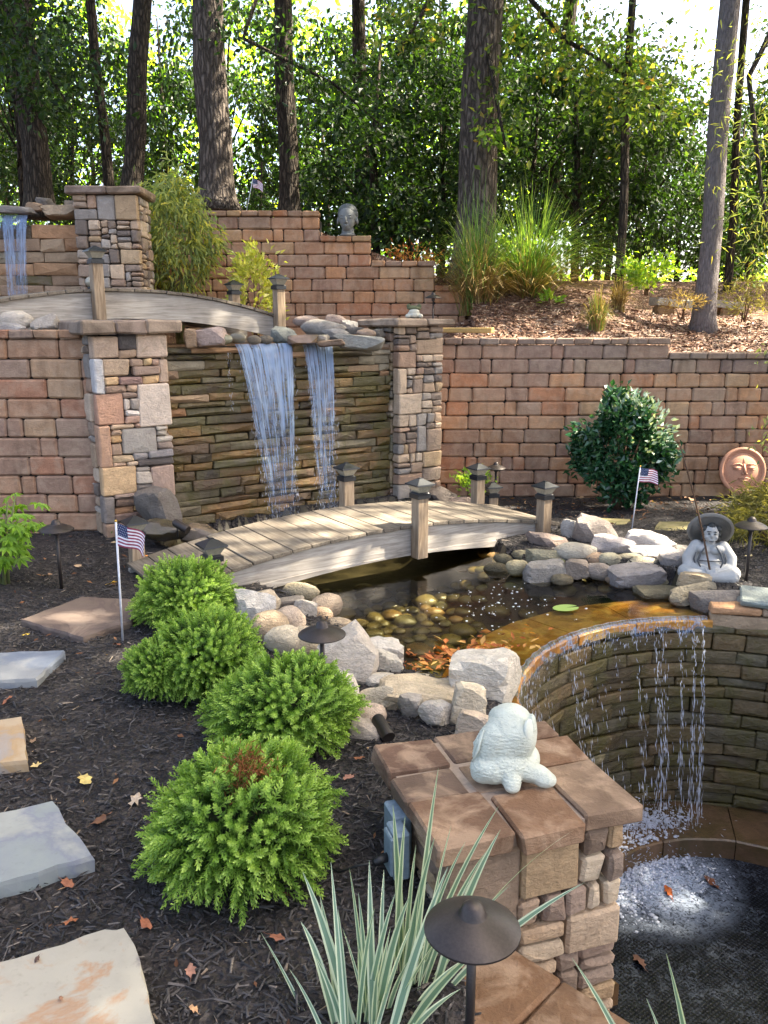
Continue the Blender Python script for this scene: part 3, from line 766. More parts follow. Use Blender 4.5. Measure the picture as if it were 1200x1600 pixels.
def arch_bridge(name, label, loc, rz, L, width, crest, drop, beam_h, posts, plank=.14, seed=1, end_drop=0.0, psz=.089):
    """near beam runs along +x from loc, the deck lies towards +y"""
    rng = random.Random(seed); t = thing(name, label, 'footbridge', loc, rz)
    zt = lambda x: crest - drop * ((x - L / 2) / (L / 2)) ** 2
    N = 28
    for y0 in (0.0, width - .045):
        v = []; f = []
        for i in range(N + 1):
            x = L * i / N; z = zt(x) - .03; b = z - beam_h * (1 - .18 * abs((x - L / 2) / (L / 2)) ** 3)
            v += [(x, y0, b), (x, y0 + .045, b), (x, y0 + .045, z), (x, y0, z)]
        for i in range(N):
            for q in range(4): f.append((i * 4 + q, i * 4 + 4 + q, i * 4 + 4 + (q + 1) % 4, i * 4 + (q + 1) % 4))
        f += [(0, 1, 2, 3), tuple(N * 4 + q for q in (3, 2, 1, 0))]
        obj('beam', pymesh('beam', v, f), M['beam_wood'], t)
        # the lower, thinner board laminated under the beam follows its belly
        v = []; 
        for i in range(N + 1):
            x = .04 + (L - .08) * i / N; z = zt(x) - .03; e = abs((x - L / 2) / (L / 2)); b1 = z - beam_h * (1 - .18 * e ** 3) * (1 - .45 * e ** 1.5); b0 = z - beam_h * (1 - .18 * e ** 3) - .012
            yy = y0 - .006 if y0 == 0 else y0 + .005
            v += [(x, yy, b0), (x, yy + .046, b0), (x, yy + .046, b1), (x, yy, b1)]
        obj('lower_board', pymesh('lower_board', v, f), M['beam_wood'], t)
    n = int(L / plank)
    for i in range(n):
        xc = L * (i + .5) / n; sl = math.atan(-2 * drop * (xc - L / 2) / (L / 2) ** 2)
        v, f = cbox(L / n / cos(sl) - .006, width + .05, .026, .003, .0015, rng)
        v = [(a, b, c) for a, b, c in v]
        o = obj('plank', pymesh('plank', v, f), M['deck_plank'], t, (xc, width / 2, zt(xc) - .015 + rng.uniform(-.002, .002)))
        o.rotation_euler = (0, -sl, 0)
    for x, y, z0, z1 in posts: post_part(t, x, y, z0, z1, psz)
    return t
mat_wood('deck_plank', S(80, 72, 63), S(110, 101, 90), S(134, 125, 112), (26, 2, 26))
NL = (-1.32, 4.81); BA = atan2(.55, .835)
bridge = arch_bridge('arched_footbridge', 'low arched timber footbridge with six capped posts crossing the pond below the cascade', (*NL, 0), BA, 3.27, .74, .225, .185, .19,
    [(.29, -.05, -.03, .22), (1.85, -.052, -.02, .43), (3.06, -.05, -.1, .28), (.08, .79, -.03, .22), (1.75, .79, .05, .43), (3.08, .79, -.1, .30)], seed=5)
UB = (-3.40, 6.43); UBA = atan2(.618, .786)
arch_bridge('arched_footbridge', 'weathered arched footbridge on the upper terrace above the cascade', (*UB, 0), UBA, 3.05, .7, 1.90, .225, .21,
    [(1.27, -.05, 1.55, 2.10), (3.01, -.05, 1.45, 1.93), (2.97, .76, 1.45, 1.90)], seed=6)

# ------------------------------------------------------------------ rocks
_ico = {}
def ico(n):
    if n not in _ico:
        b = bmesh.new(); bmesh.ops.create_icosphere(b, subdivisions=n, radius=1)
        b.verts.ensure_lookup_table()
        _ico[n] = ([v.co.normalized() for v in b.verts], [tuple(v.index for v in f.verts) for f in b.faces]); b.free()
    return _ico[n]
def rock_mesh(seed, kind, sub=3):
    """unit rock: 'a' angular, 'r' rounded, 'b' blocky, 'f' flat slab"""
    rng = random.Random(seed); V, F = ico(sub); out = []
    if kind == 'r':
        off = Vector((rng.uniform(0, 50), rng.uniform(0, 50), 0))
        for d in V: out.append(d * (1 + .16 * noise.noise(d * 1.1 + off) + .05 * noise.noise(d * 3 + off)))
    else:
        pl = []
        if kind in 'bf':
            for a in range(3):
                for s in (-1, 1):
                    n = Vector([rng.uniform(-.16, .16) for _ in range(3)]); n[a] = s; pl.append((n.normalized(), rng.uniform(.56, .66)))
            for _ in range(6): pl.append((Vector([rng.gauss(0, 1) for _ in range(3)]).normalized(), rng.uniform(.68, .86)))
        else:
            for _ in range(15): pl.append((Vector([rng.gauss(0, 1) for _ in range(3)]).normalized(), rng.uniform(.52, .85)))
            pl.append((Vector((rng.uniform(-.4, .4), rng.uniform(-.4, .4), 1)).normalized(), .6))
        off = Vector((rng.uniform(0, 50), rng.uniform(0, 50), 9))
        for d in V:
            r = 1.0
            for n, h in pl:
                q = d.dot(n)
                if q > .05: r = min(r, h / q)
            r = min(r, 1.0)
            out.append(d * (r * (1 + .05 * noise.noise(d * 2.3 + off) + .03 * noise.noise(d * 6 + off))))
    me = pymesh('rock', out, F, True)
    mn = [min(v[i] for v in out) for i in range(3)]; mx = [max(v[i] for v in out) for i in range(3)]
    for v in me.vertices:
        for i in range(3): v.co[i] = (v.co[i] - (mn[i] + mx[i]) / 2) / (mx[i] - mn[i])
    if kind != 'r': me.set_sharp_from_angle(angle=radians(24))
    return me
_rm = {}
def rock(name, label, cat, loc, size, rot, kind, col, seed, mat='rock', group=None, sub=3):
    key = (kind, seed % 9, sub)
    if key not in _rm: _rm[key] = rock_mesh(seed % 9 * 7 + ord(kind) + 1, kind, sub)
    me = _rm[key]
    if len(me.materials) == 0: me.materials.append(M[mat]); use = me
    elif me.materials[0] != M[mat]:
        k2 = (*key, mat)
        if k2 not in _rm: _rm[k2] = me.copy(); _rm[k2].materials[0] = M[mat]
        use = _rm[k2]
    else: use = me
    o = obj(name, use, None, None, loc, None, warm(col, .4, (.37, .315, .25))); o.scale = size; o.rotation_euler = rot
    return tag(o, label, cat, group)
# px, py, w, h (pixels), kind, colour, Y depth or z plane, label
CREAM, WHITE, GREYL, GREY, GREYD, PINKG, TAN, OLIVE, BROWN, ORANGE, PURP = S(196, 178, 150), S(206, 203, 196), S(176, 174, 172), S(150, 148, 148), S(112, 108, 106), S(186, 160, 142), S(184, 152, 112), S(138, 130, 96), S(134, 112, 96), S(184, 124, 80), S(150, 136, 140)
SH_N = 'loose rocks along the near pond shore'
SH_F = 'rocks stacked along the far pond shore'
NEAR = [
 (396, 948, 58, 52, 'a', S(176, 184, 192), .03, 'pale blue-grey rock tucked under the low end of the footbridge beam'),
 (414, 938, 44, 34, 'a', CREAM, .03, 'small cream rock just right of the pale blue-grey one under the bridge beam'),
 (455, 940, 38, 17, 'f', GREYD, .02, 'thin dark grey stone lying against the underside of the bridge'),
 (421, 975, 54, 42, 'r', TAN, .02, 'rounded tan boulder with orange tint, left of the hooded path light'),
 (452, 964, 46, 34, 'r', PINKG, 0, 'rounded pinkish grey stone behind the tan boulder'),
 (476, 953, 30, 34, 'b', GREYL, -.02, 'upright small grey stone at the water edge below the bridge'),
 (509, 943, 48, 26, 'r', BROWN, -.05, 'flat brownish stone half in the water under the bridge'),
 (503, 958, 32, 20, 'r', S(188, 146, 108), -.06, 'small salmon pebble at the water edge under the bridge'),
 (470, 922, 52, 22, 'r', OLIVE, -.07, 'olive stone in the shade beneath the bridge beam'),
 (446, 998, 60, 40, 'r', S(206, 192, 166), .01, 'leaning cream cobble left of the hooded path light'),
 (476, 1000, 58, 40, 'r', S(200, 178, 142), 0, 'cream and ochre cobble partly behind the hooded path light'),
 (543, 1018, 84, 82, 'a', S(188, 182, 176), .02, 'large jagged grey and white boulder beside the hooded path light'),
 (597, 1016, 58, 28, 'b', WHITE, -.03, 'white flat-topped rock at the water edge right of the jagged boulder'),
 (604, 1036, 48, 34, 'a', S(200, 198, 186), -.02, 'small white angular rock below the flat-topped one'),
 (642, 1059, 48, 16, 'f', S(150, 146, 128), -.06, 'thin grey slab lying at the pond edge by the leaves'),
 (755, 1052, 98, 60, 'b', S(214, 210, 198), .0, 'big bright white rock at the end of the spill edge, behind the animal statue'),
 (541, 1075, 48, 42, 'a', WHITE, .02, 'white triangular rock touching the third dwarf shrub'),
 (590, 1085, 56, 34, 'a', S(206, 192, 164), .0, 'cream angular rock in front of the white ones'),
 (592, 1062, 46, 22, 'a', S(204, 200, 190), -.02, 'low white rock between the jagged boulder and the cream one'),
 (655, 1083, 118, 40, 'f', S(208, 186, 148), -.01, 'long cream slab leading to the drilled stone block'),
 (732, 1094, 50, 48, 'b', S(210, 196, 168), .04, 'cream stone block with a small drilled hole'),
 (645, 1100, 42, 36, 'a', GREY, .01, 'grey triangular stone set in the black mulch pocket'),
 (683, 1111, 52, 30, 'a', GREYL, .02, 'light grey flat stone set in the black mulch pocket'),
 (738, 1128, 48, 34, 'b', S(208, 180, 154), .05, 'pinkish cream block touching the back of the stone pier cap'),
 (580, 1115, 44, 26, 'r', S(206, 176, 158), .02, 'pink and white cobble just above the black tube spotlight'),
 (570, 1140, 48, 30, 'a', S(164, 152, 148), .0, 'flat greyish stone left of the black tube spotlight'),
 (528, 975, 40, 20, 'r', S(150, 128, 100), -.08, 'brownish cobble in shallow water behind the jagged boulder'),
 (622, 1070, 40, 18, 'a', S(196, 180, 140), -.04, 'pale ochre stone between the thin slab and the long cream slab'),
 (705, 1070, 46, 24, 'a', S(176, 160, 138), -.05, 'tan grey stone beside the bright white rock'),
 (560, 1050, 40, 24, 'a', S(180, 172, 162), .0, 'small grey rock at the foot of the jagged boulder'),
 (500, 1062, 40, 24, 'r', S(90, 96, 108), .0, 'dark slate cobble at the base of the hooded path light'),
]
for i, (px, py, w, h, k, c, z, lab) in enumerate(NEAR):
    p = PZ(px, py, z); s = depth(p) / FPX; r = random.Random(100 + i); z = z + h * s * .36 if k != 'f' else z + .02; p = PZ(px, py, z)
    zz = h * s * (1.0 if k != 'f' else .75); dd = w * s * r.uniform(.7, .95)
    rock('shore_rock', lab, 'rock', (p.x, p.y, z - zz * .14), (w * s * 1.12, dd, zz * 1.35), (r.uniform(-.12, .12), r.uniform(-.15, .15), r.uniform(-.4, .4)), k, scalec(mixc(c, CREAM, .25), 1.22), i, 'rock', SH_N)
FAR = [
 (857, 850, 66, 30, 'a', S(152, 130, 122), 6.05, 'brownish pink slanted boulder against the right end of the footbridge'),
 (896, 834, 34, 42, 'a', GREYL, 6.3, 'upright light grey rock at the foot of the right-hand bridge post'),
 (930, 832, 62, 50, 'a', S(150, 138, 132), 6.15, 'tallest pointed brown and grey rock of the far shore'),
 (957, 854, 60, 34, 'a', S(168, 162, 168), 5.85, 'grey purple boulder in front of the pointed rock'),
 (1013, 847, 72, 32, 'a', S(196, 194, 196), 6.0, 'white-grey low boulder below the small flag'),
 (899, 863, 60, 28, 'r', S(176, 170, 156), 5.75, 'light rounded boulder lying on the far stack'),
 (850, 873, 52, 28, 'a', S(140, 138, 112), 5.72, 'greenish grey boulder near the bridge end'),
 (816, 868, 30, 15, 'r', OLIVE, 5.85, 'small olive cobble on top of the stack nearest the bridge'),
 (808, 886, 32, 22, 'r', S(170, 158, 118), 5.62, 'yellowish round cobble at the waterline nearest the bridge'),
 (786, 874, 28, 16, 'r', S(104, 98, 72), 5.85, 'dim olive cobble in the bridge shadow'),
 (877, 885, 15, 21, 'r', S(128, 134, 72), 5.6, 'small green egg-shaped stone standing in the stack'),
 (930, 873, 30, 18, 'r', S(178, 142, 110), 5.68, 'small orange tan cobble in the stack'),
 (952, 876, 34, 23, 'r', S(168, 162, 134), 5.64, 'pale olive round cobble beside the orange tan one'),
 (981, 874, 44, 18, 'r', S(150, 142, 116), 5.7, 'flat olive cobble high in the stack'),
 (1004, 881, 44, 20, 'r', S(190, 178, 146), 5.58, 'cream yellow flat cobble above the long grey block'),
 (1016, 867, 66, 28, 'a', S(170, 168, 172), 5.75, 'long grey stone behind the cream yellow cobble'),
 (1057, 885, 54, 46, 'b', S(160, 156, 160), 5.55, 'big grey trapezoid boulder left of the seated figure'),
 (901, 890, 36, 28, 'b', S(146, 130, 118), 5.55, 'grey brown square block at the waterline'),
 (935, 893, 44, 25, 'r', S(152, 138, 130), 5.52, 'two-toned grey and brown cobble at the waterline'),
 (992, 900, 76, 33, 'b', S(154, 148, 152), 5.45, 'long grey block at the waterline with square ends'),
 (1032, 907, 30, 22, 'r', S(172, 160, 118), 5.42, 'yellow olive ball-shaped cobble right of the long grey block'),
 (852, 894, 66, 30, 'f', S(150, 148, 146), 5.55, 'grey rippled slab half under water'),
 (1084, 906, 46, 22, 'b', S(188, 164, 126), 5.12, 'tan flat block lying on the olive boulder in front of the seated figure'),
 (1080, 928, 66, 40, 'a', S(140, 130, 108), 5.05, 'olive grey boulder under the tan flat block'),
 (1122, 942, 76, 40, 'a', S(132, 124, 120), 4.92, 'rough grey boulder at the right end of the spill edge'),
 (1180, 946, 62, 30, 'f', S(150, 158, 152), 4.86, 'flat teal grey capstone on the curved wall at the right edge'),
 (1030, 929, 66, 18, 'f', S(124, 114, 84), 5.2, 'flat olive slab just above the water near the spill edge'),
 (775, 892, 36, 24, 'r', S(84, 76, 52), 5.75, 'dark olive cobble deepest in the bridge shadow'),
 (962, 905, 30, 14, 'r', S(150, 120, 92), 5.45, 'small reddish brown cobble in the water before the two-toned one'),
 (1070, 862, 40, 20, 'a', S(120, 116, 114), 5.75, 'dark grey rock between the long grey stone and the seated figure'),
 (878, 906, 34, 16, 'r', S(120, 108, 80), 5.45, 'mossy cobble in the shallows before the rippled slab'),
]
for i, (px, py, w, h, k, c, Y, lab) in enumerate(FAR):
    p = PY(px, py, Y); s = depth(p) / FPX; r = random.Random(200 + i)
    rock('shore_rock', lab, 'rock', p, (w * s * 1.14, w * s * r.uniform(.6, .85), h * s * 1.15), (r.uniform(-.1, .1), r.uniform(-.12, .12), r.uniform(-.3, .3)), k, c, i + 3, 'rock', SH_F)
UPR = [
 (444, 525, 40, 28, 'a', S(138, 148, 142), 7.45, 'teal grey pointed rock left of the upper stack beside the main fall'),
 (478, 502, 38, 15, 'r', S(176, 150, 140), 8.1, 'pinkish flat stone at the top left of the upper stack'),
 (524, 500, 32, 15, 'a', S(180, 150, 136), 8.2, 'pink slanted stone at the top right of the upper stack'),
 (505, 514, 66, 24, 'r', S(158, 154, 150), 7.9, 'largest long grey stone of the upper stack'),
 (546, 511, 24, 18, 'a', S(140, 140, 142), 8.0, 'small blue grey stone in the upper stack'),
 (526, 523, 40, 16, 'a', S(150, 150, 152), 7.75, 'grey wedge under the long grey stone'),
 (554, 517, 30, 10, 'f', S(128, 122, 118), 7.9, 'thin dark flake on the right of the upper stack'),
 (572, 521, 28, 12, 'r', S(180, 146, 122), 7.75, 'small salmon cobble on the right of the upper stack'),
 (562, 536, 72, 20, 'f', S(150, 154, 150), 7.42, 'broad flat teal grey stone over the right-hand fall'),
 (474, 531, 46, 13, 'f', S(150, 112, 84), 7.3, 'rusty flat stone above the main fall lip'),
 (496, 529, 34, 10, 'f', S(160, 148, 136), 7.4, 'pale thin stone beside the rusty flat one'),
 (517, 536, 40, 9, 'f', S(140, 108, 84), 7.32, 'brown thin stone between the two falls'),
 (584, 522, 30, 12, 'f', S(128, 124, 118), 7.85, 'dark flat stone beside the narrow pier cap'),
 (298, 528, 18, 24, 'b', S(188, 150, 116), 6.78, 'small orange brown stone against the broad stone pier'),
 (327, 527, 52, 26, 'b', S(186, 158, 152), 6.85, 'pink square block on the cascade top beside the broad stone pier'),
 (346, 531, 32, 15, 'r', S(138, 138, 108), 6.86, 'mossy flat cobble overhanging the cascade left of the main fall'),
 (371, 528, 26, 14, 'r', S(132, 122, 98), 7.05, 'olive tan cobble behind the mossy overhanging one'),
 (397, 531, 20, 12, 'r', S(134, 120, 100), 7.12, 'small tan cobble under the upper footbridge beam'),
 (415, 531, 22, 12, 'r', S(120, 108, 92), 7.2, 'small brown cobble left of the teal grey pointed rock'),
 (24, 500, 48, 24, 'r', S(206, 200, 192), 6.75, 'white rounded rock on top of the left block wall'),
 (18, 513, 52, 16, 'a', S(160, 162, 166), 6.7, 'flat grey stone below the white rounded rock'),
 (72, 506, 40, 26, 'a', S(184, 176, 168), 6.72, 'pale triangular rock beside the tube light on the left wall'),
 (102, 508, 28, 12, 'r', S(138, 128, 100), 6.75, 'small olive cobble beside the broad pier cap'),
 (2, 504, 22, 26, 'a', S(92, 92, 92), 6.8, 'dark grey rock at the photo edge on the left wall'),
 (55, 324, 24, 12, 'b', S(176, 140, 106), 8.92, 'tan stone on the rim of the small upper fall'),
 (71, 319, 26, 18, 'a', S(120, 114, 110), 8.98, 'dark grey pointed stone on the rim of the small upper fall'),
 (97, 332, 52, 16, 'f', S(186, 158, 126), 8.9, 'long pale slab on the rim of the small upper fall'),
 (115, 321, 24, 12, 'f', S(140, 126, 110), 9.0, 'brown stone between the rim slab and the upper pier'),
 (18, 328, 64, 9, 'f', S(140, 138, 140), 8.82, 'thin grey spill stone over which the small upper fall runs'),
]
for i, (px, py, w, h, k, c, Y, lab) in enumerate(UPR):
    p = PY(px, py, Y); s = depth(p) / FPX; r = random.Random(300 + i)
    rock('terrace_rock', lab, 'rock', p, (w * s * 1.12, w * s * r.uniform(.6, .85) if w * s < .3 else .26, h * s * 1.2), (r.uniform(-.06, .06), r.uniform(-.08, .08), r.uniform(-.25, .25)), k, c, i + 5, 'wet_rock' if 'mossy' in lab or 'rusty' in lab else 'rock', 'rocks along the upper terrace edge')
# big dark boulder at the pier foot and its neighbours
p = PY(250, 795, 6.35)
rock('boulder', 'tall dark grey jagged boulder leaning at the foot of the broad stone pier', 'rock', p, (.30, .34, .40), (.1, -.5, .5), 'a', S(116, 110, 108), 4, 'rock')
rock('boulder', 'low dark wet boulder in front of the tall jagged one near the bridge', 'rock', PY(262, 828, 6.1), (.36, .3, .16), (0, .1, .3), 'a', S(72, 66, 62), 6, 'wet_rock')
rock('boulder', 'brown grey boulder by the wet wall foot behind the bridge planks', 'rock', PY(318, 836, 6.15), (.34, .26, .16), (0, .2, .2), 'a', S(104, 88, 74), 7, 'wet_rock')
rock('boulder', 'dark rock at the foot of the narrow stone pier behind the bridge', 'rock', PY(690, 775, 7.75), (.3, .25, .17), (0, .1, .4), 'a', S(104, 92, 88), 2, 'rock')
rock('boulder', 'small mauve rock in front of the low lamp behind the bridge', 'rock', PY(718, 784, 7.55), (.22, .2, .13), (0, .2, .1), 'a', S(120, 100, 96), 8, 'rock')

# ------------------------------------------------------------------ pond cobbles, part of the pond bed
rg = random.Random(77); cob = []
tries = 0
while len(cob) < 270 and tries < 9000:
    tries += 1
    x, y = rg.uniform(-.75, 1.75), rg.uniform(3.85, 6.3)
    if not inpoly(x, y, POND) or math.hypot(x - BC[0], y - BC[1]) < 1.66: continue
    r = rg.uniform(.045, .10)
    if any(math.hypot(x - a, y - b) < (r + c) * .82 for a, b, c in cob): continue
    cob.append((x, y, r))
for i, (x, y, r) in enumerate(cob):
    key = ('r', i % 5, 2)
    if key not in _rm: _rm[key] = rock_mesh(500 + i % 5, 'r', 2)
    me = _rm[key]
    k3 = ('cob', i % 5)
    if k3 not in _rm: _rm[k3] = me.copy(); _rm[k3].materials.clear(); _rm[k3].materials.append(M['wet_rock'])
    c = pick(rg, [S(128, 112, 70), S(116, 104, 70), S(146, 126, 80), S(104, 94, 64), S(124, 118, 86), S(134, 106, 68)], .2)
    o = obj('cobble', _rm[k3], None, pond_bed, (x, y, ground_z(x, y) + r * .32), rg.uniform(0, 6), c); o.scale = (r * 2.1, r * rg.uniform(1.5, 2.0), r * rg.uniform(.8, 1.2))

# ------------------------------------------------------------------ stepping stones
def slab(label, poly, z, th, mat, seed, group='stepping stones in the mulch', slope=None):
    rng = random.Random(seed); P_ = [PZ(x, y, z) for x, y in poly]; pts = []
    for i in range(len(P_)):
        a, b = P_[i], P_[(i + 1) % len(P_)]; n = max(2, int((b - a).length / .05))
        for k in range(n):
            q = a.lerp(b, k / n); j = .006 if k else .002
            pts.append(Vector((q.x + rng.uniform(-j, j), q.y + rng.uniform(-j, j), z)))
    c = sum(pts, Vector()) / len(pts); n = len(pts); v = []
    for sc, dz in ((1.0, -th), (1.004, -.012), (.985, 0)):
        v += [c + (q - c) * sc + Vector((rng.uniform(-.004, .004) if dz < 0 else 0, 0, dz + (rng.uniform(-.004, .002) if dz else 0))) for q in pts]
    f = [(L * n + i, L * n + (i + 1) % n, (L + 1) * n + (i + 1) % n, (L + 1) * n + i) for L in range(2) for i in range(n)]
    f.append(tuple(range(2 * n, 3 * n)))
    me = pymesh('stepping_stone', [p - c for p in v], f)
    b = bmesh.new(); b.from_mesh(me); bmesh.ops.recalc_face_normals(b, faces=b.faces[:]); b.to_mesh(me); b.free()
    return tag(obj('stepping_stone', me, M[mat], None, c), label, 'stepping stone', group)
slab('largest cream and peach flagstone with mauve corner, nearest the camera', [(-120, 1540), (165, 1451), (196, 1448), (222, 1500), (262, 1680), (-160, 1760)], .045, .06, 'flag_multi', 1)
slab('large smooth grey flagstone with a straight near edge, second from the camera', [(-120, 1296), (82, 1251), (146, 1336), (0, 1380), (-120, 1410)], .05, .06, 'flag_grey', 2)
slab('small tan and orange flagstone cut by the left photo edge', [(-110, 1140), (34, 1119), (43, 1188), (-110, 1206)], .055, .055, 'flag_tan', 3)
slab('pale blue-grey flagstone with a broken right edge', [(-90, 1022), (101, 1016), (56, 1060), (-90, 1068)], .055, .05, 'flag_blue_grey', 4)
slab('dull brown flagstone behind the left flag pole', [(32, 968), (128, 932), (212, 936), (206, 970), (130, 996)], .03, .05, 'flag_brown', 5)
slab('yellowish flagstone in the mulch right of the capped bridge post', [(890, 823), (906, 808), (985, 811), (970, 826)], -.04, .045, 'flag_yellow', 6)
slab('yellowish flagstone in the mulch left of the seated figure', [(1020, 829), (1030, 815), (1120, 815), (1110, 832)], -.02, .045, 'flag_yellow', 7)

# ------------------------------------------------------------------ stone pier in the foreground
A0, B0 = PZ(684, 1331, .25), PZ(1012, 1262, .25)
C0 = PZ(564, 1168, .25)
fa = atan2(B0.y - A0.y, B0.x - A0.x); fwid = (B0 - A0).length; fdep = .60
def fg_pier():
    rng = random.Random(60); t = thing('stone_pier', 'low stone pier in the foreground capped with rust-brown slabs, the animal statue sitting on it', 'stone pier', (A0.x, A0.y, 0), fa)
    w, d = fwid, fdep; h = .25 - .054; in_ = .04
    MB().box((w / 2, d / 2, (h - 1.75) / 2), (w - 2 * in_ - .1, d - 2 * in_ - .1, h + 1.75 - .01)).build('core', M['mortar'], t)
    pal = [S(192, 162, 128), S(172, 142, 116), S(160, 136, 122), S(200, 174, 144), S(136, 114, 98), S(186, 152, 108), S(206, 188, 160), S(150, 130, 116)]
    # smooth mortared band at the left of the front, stones at its right
    R_ = []; rubble(.27, -1.0, w - in_ - .27, 1.0 + h, rng, R_, .12)
    face_stones(t, R_, (0, in_, 0), 0, rng, pal)
    v, f = cbox(.24, .1, h + .3, .012, .008, rng, .008); obj('stone', pymesh('stone', v, f), M['stone'], t, (in_ + .12, in_ + .05, (h - .3) / 2), 0, S(150, 128, 108))
    R_ = []; rubble(.1, -1.7, d - .2, 1.7 + h, rng, R_, .05); face_stones(t, R_, (w - in_, 0, 0), pi / 2, rng, pal, 'wet_stone')
    R_ = []; rubble(.1, -.15, d - .2, .15 + h, rng, R_, .06); face_stones(t, R_, (in_, d, 0), -pi / 2, rng, pal)
    R_ = []; rubble(.08, -.15, w - .16, .15 + h, rng, R_, .06); face_stones(t, R_, (w, d - in_, 0), pi, rng, pal)
    RUST = [S(116, 88, 68), S(110, 84, 68), S(126, 94, 70), S(106, 86, 72), S(130, 106, 86)]
    # cap slabs: x0 y0 x1 y1 thickness colour
    caps = [(0, 0, .235, .235, .064, 0), (.245, -.018, .455, .205, .062, 2), (.465, .012, w, .30, .058, 4), (0, .245, .205, .40, .058, 3), (0, .41, .215, d, .057, 1), (.225, .42, .44, d + .015, .054, 3),
            (.225, .23, .33, .41, .05, 4), (.34, .215, .455, .41, .05, 1), (.465, .31, w + .004, .47, .056, 2), (.45, .48, w - .01, d, .054, 0)]
    for x0, y0, x1, y1, th, ci in caps:
        v, f = cbox(x1 - x0 - .004, y1 - y0 - .004, th, .007, .006, rng)
        obj('cap_slab', pymesh('cap_slab', v, f), M['rust_cap'], t, ((x0 + x1) / 2, (y0 + y1) / 2, h + th / 2 - .004 + rng.uniform(-.003, .003)), None, RUST[ci])
    MB().box((w / 2, d / 2, h + .022), (w - .05, d - .05, .04)).build('mortar_bed', M['mortar_light'], t)
    return t
mat_plain('mortar_light', S(150, 132, 116), .9, nb=.4)
mat_stone('rust_cap', .8, .5, 8, 110, .7, .010, tint=S(176, 148, 122), tintamt=.6, tscale=7.5, spec=.3, stain=.3)
fg_pier()
def fgl(x, y, z):   # a point in the foreground pier's own axes
    return Vector((A0.x + cos(fa) * x - sin(fa) * y, A0.y + sin(fa) * x + cos(fa) * y, z))
# low wall that steps down from the pier towards the camera
def low_wall():
    rng = random.Random(63); o = Vector((.30, 1.98, 0)); e = Vector((.86, 1.42, 0)); L = (e - o).length; ang = atan2(e.y - o.y, e.x - o.x)
    t = thing('low_wall', 'low wall of brown slabs running from the foreground pier toward the camera', 'stone wall', (o.x, o.y, 0), ang)
    MB().box((L / 2 + .3, -.15, -.95), (L + .5, .28, 1.7)).build('core', M['mortar'], t)
    R_ = []; rubble(0, -1.5, L + .5, 1.42, rng, R_, .05)
    R2 = [(L + .5 - x - w, z, w, h) for x, z, w, h in R_]
    face_stones(t, R2, (L + .5, .01, 0), pi, rng, [S(188, 160, 140), S(170, 144, 126), S(150, 130, 118), S(196, 172, 150)])
    x = -.1
    for w in (.30, .24, .34, .36):
        v, f = cbox(w - .006, .34, .07, .010, .007, rng); obj('cap_slab', pymesh('cap_slab', v, f), M['rust_cap'], t, (x + w / 2, -.13, -.075), None, pick(rng, [S(126, 94, 68), S(116, 90, 68), S(136, 104, 76)])); x += w
low_wall()

# ------------------------------------------------------------------ path lights, spotlights
def path_light(label, base, hat_z, dia, style='bronze_metal', group='hooded path lights'):
    t = thing('path_light', label, 'path light', base, 0, group); r = dia / 2; z = hat_z - base[2]
    MB().tube([(0, 0, -.05), (0, 0, z + .005)], .0085 if dia < .19 else .0105, 10).build('stem', M[style], t, True)
    h = MB(); h.lathe([(r * .96, z - .001), (r, z), (r * .995, z + .004), (r * .86, z + .014), (r * .62, z + .026), (r * .40, z + .034), (r * .30, z + .037), (r * .27, z + .042), (r * .22, z + .056), (r * .12, z + .064), (r * .02, z + .066)], 40)
    h.lathe([(r * .2, z - .03), (r * .22, z - .002)], 20)
    h.build('hat', M[style], t, sharp=40)
    return t
def gz(x, y): return ground_z(x, y)
def plc(px, py, Y): 
    p = PY(px, py, Y); return p
p = PY(738, 1452, 1.53); path_light('large bronze hooded path light among the striped blades, nearest the camera', (p.x, p.y, 0.0), p.z, .205)
p = PY(503, 992, 3.3); path_light('bronze hooded path light in front of the jagged white boulder', (p.x, p.y, 0), p.z, .20)
p = PY(88, 828, 5.0); path_light('bronze hooded path light by the lobed leaf plant and the left block wall', (p.x, p.y, 0), p.z, .21)
p = PY(1174, 823, 5.15); path_light('bronze hooded path light right of the seated figure', (p.x, p.y, 0), p.z, .20)
p = PY(775, 732, 7.9); path_light('small hooded path light behind the bridge, against the long block wall', (p.x, p.y, gz(p.x, p.y)), p.z, .19)
p = PY(677, 466, 9.3); path_light('small path light with sunlit hood on the upper terrace behind the frog figure', (p.x, p.y, 1.42), p.z, .18)
def spotlight(label, p, d, L=.11, r=.026):
    t = thing('spotlight', label, 'spotlight', p); d = Vector(d).normalized()
    m = MB(); m.tube([d * -L * .5, d * -L * .42, d * L * .5, d * (L * .5 - .004), d * (L * .5 - .02)], [r * .8, r, r, r * .86, r * .84], 18); m.build('body', M['bronze_metal'], t, sharp=40)
    MB().tube([d * -L * .3, d * -L * .3 + Vector((0, 0, -.10))], .006, 8).build('stake', M['black_metal'], t, True)
p = PZ(598, 1137, .045); spotlight('black tube spotlight lying in the mulch behind the foreground pier', p, (.35, -.75, -.25), .12, .027)
p = PY(152, 512, 6.6); spotlight('dark tube spotlight among the white rocks on the left block wall', p, (.1, -.3, .9), .11, .028)
p = PY(283, 822, 5.9); spotlight('dark tube spotlight in front of the tall dark boulder', p, (.8, -.4, -.35), .13, .03)
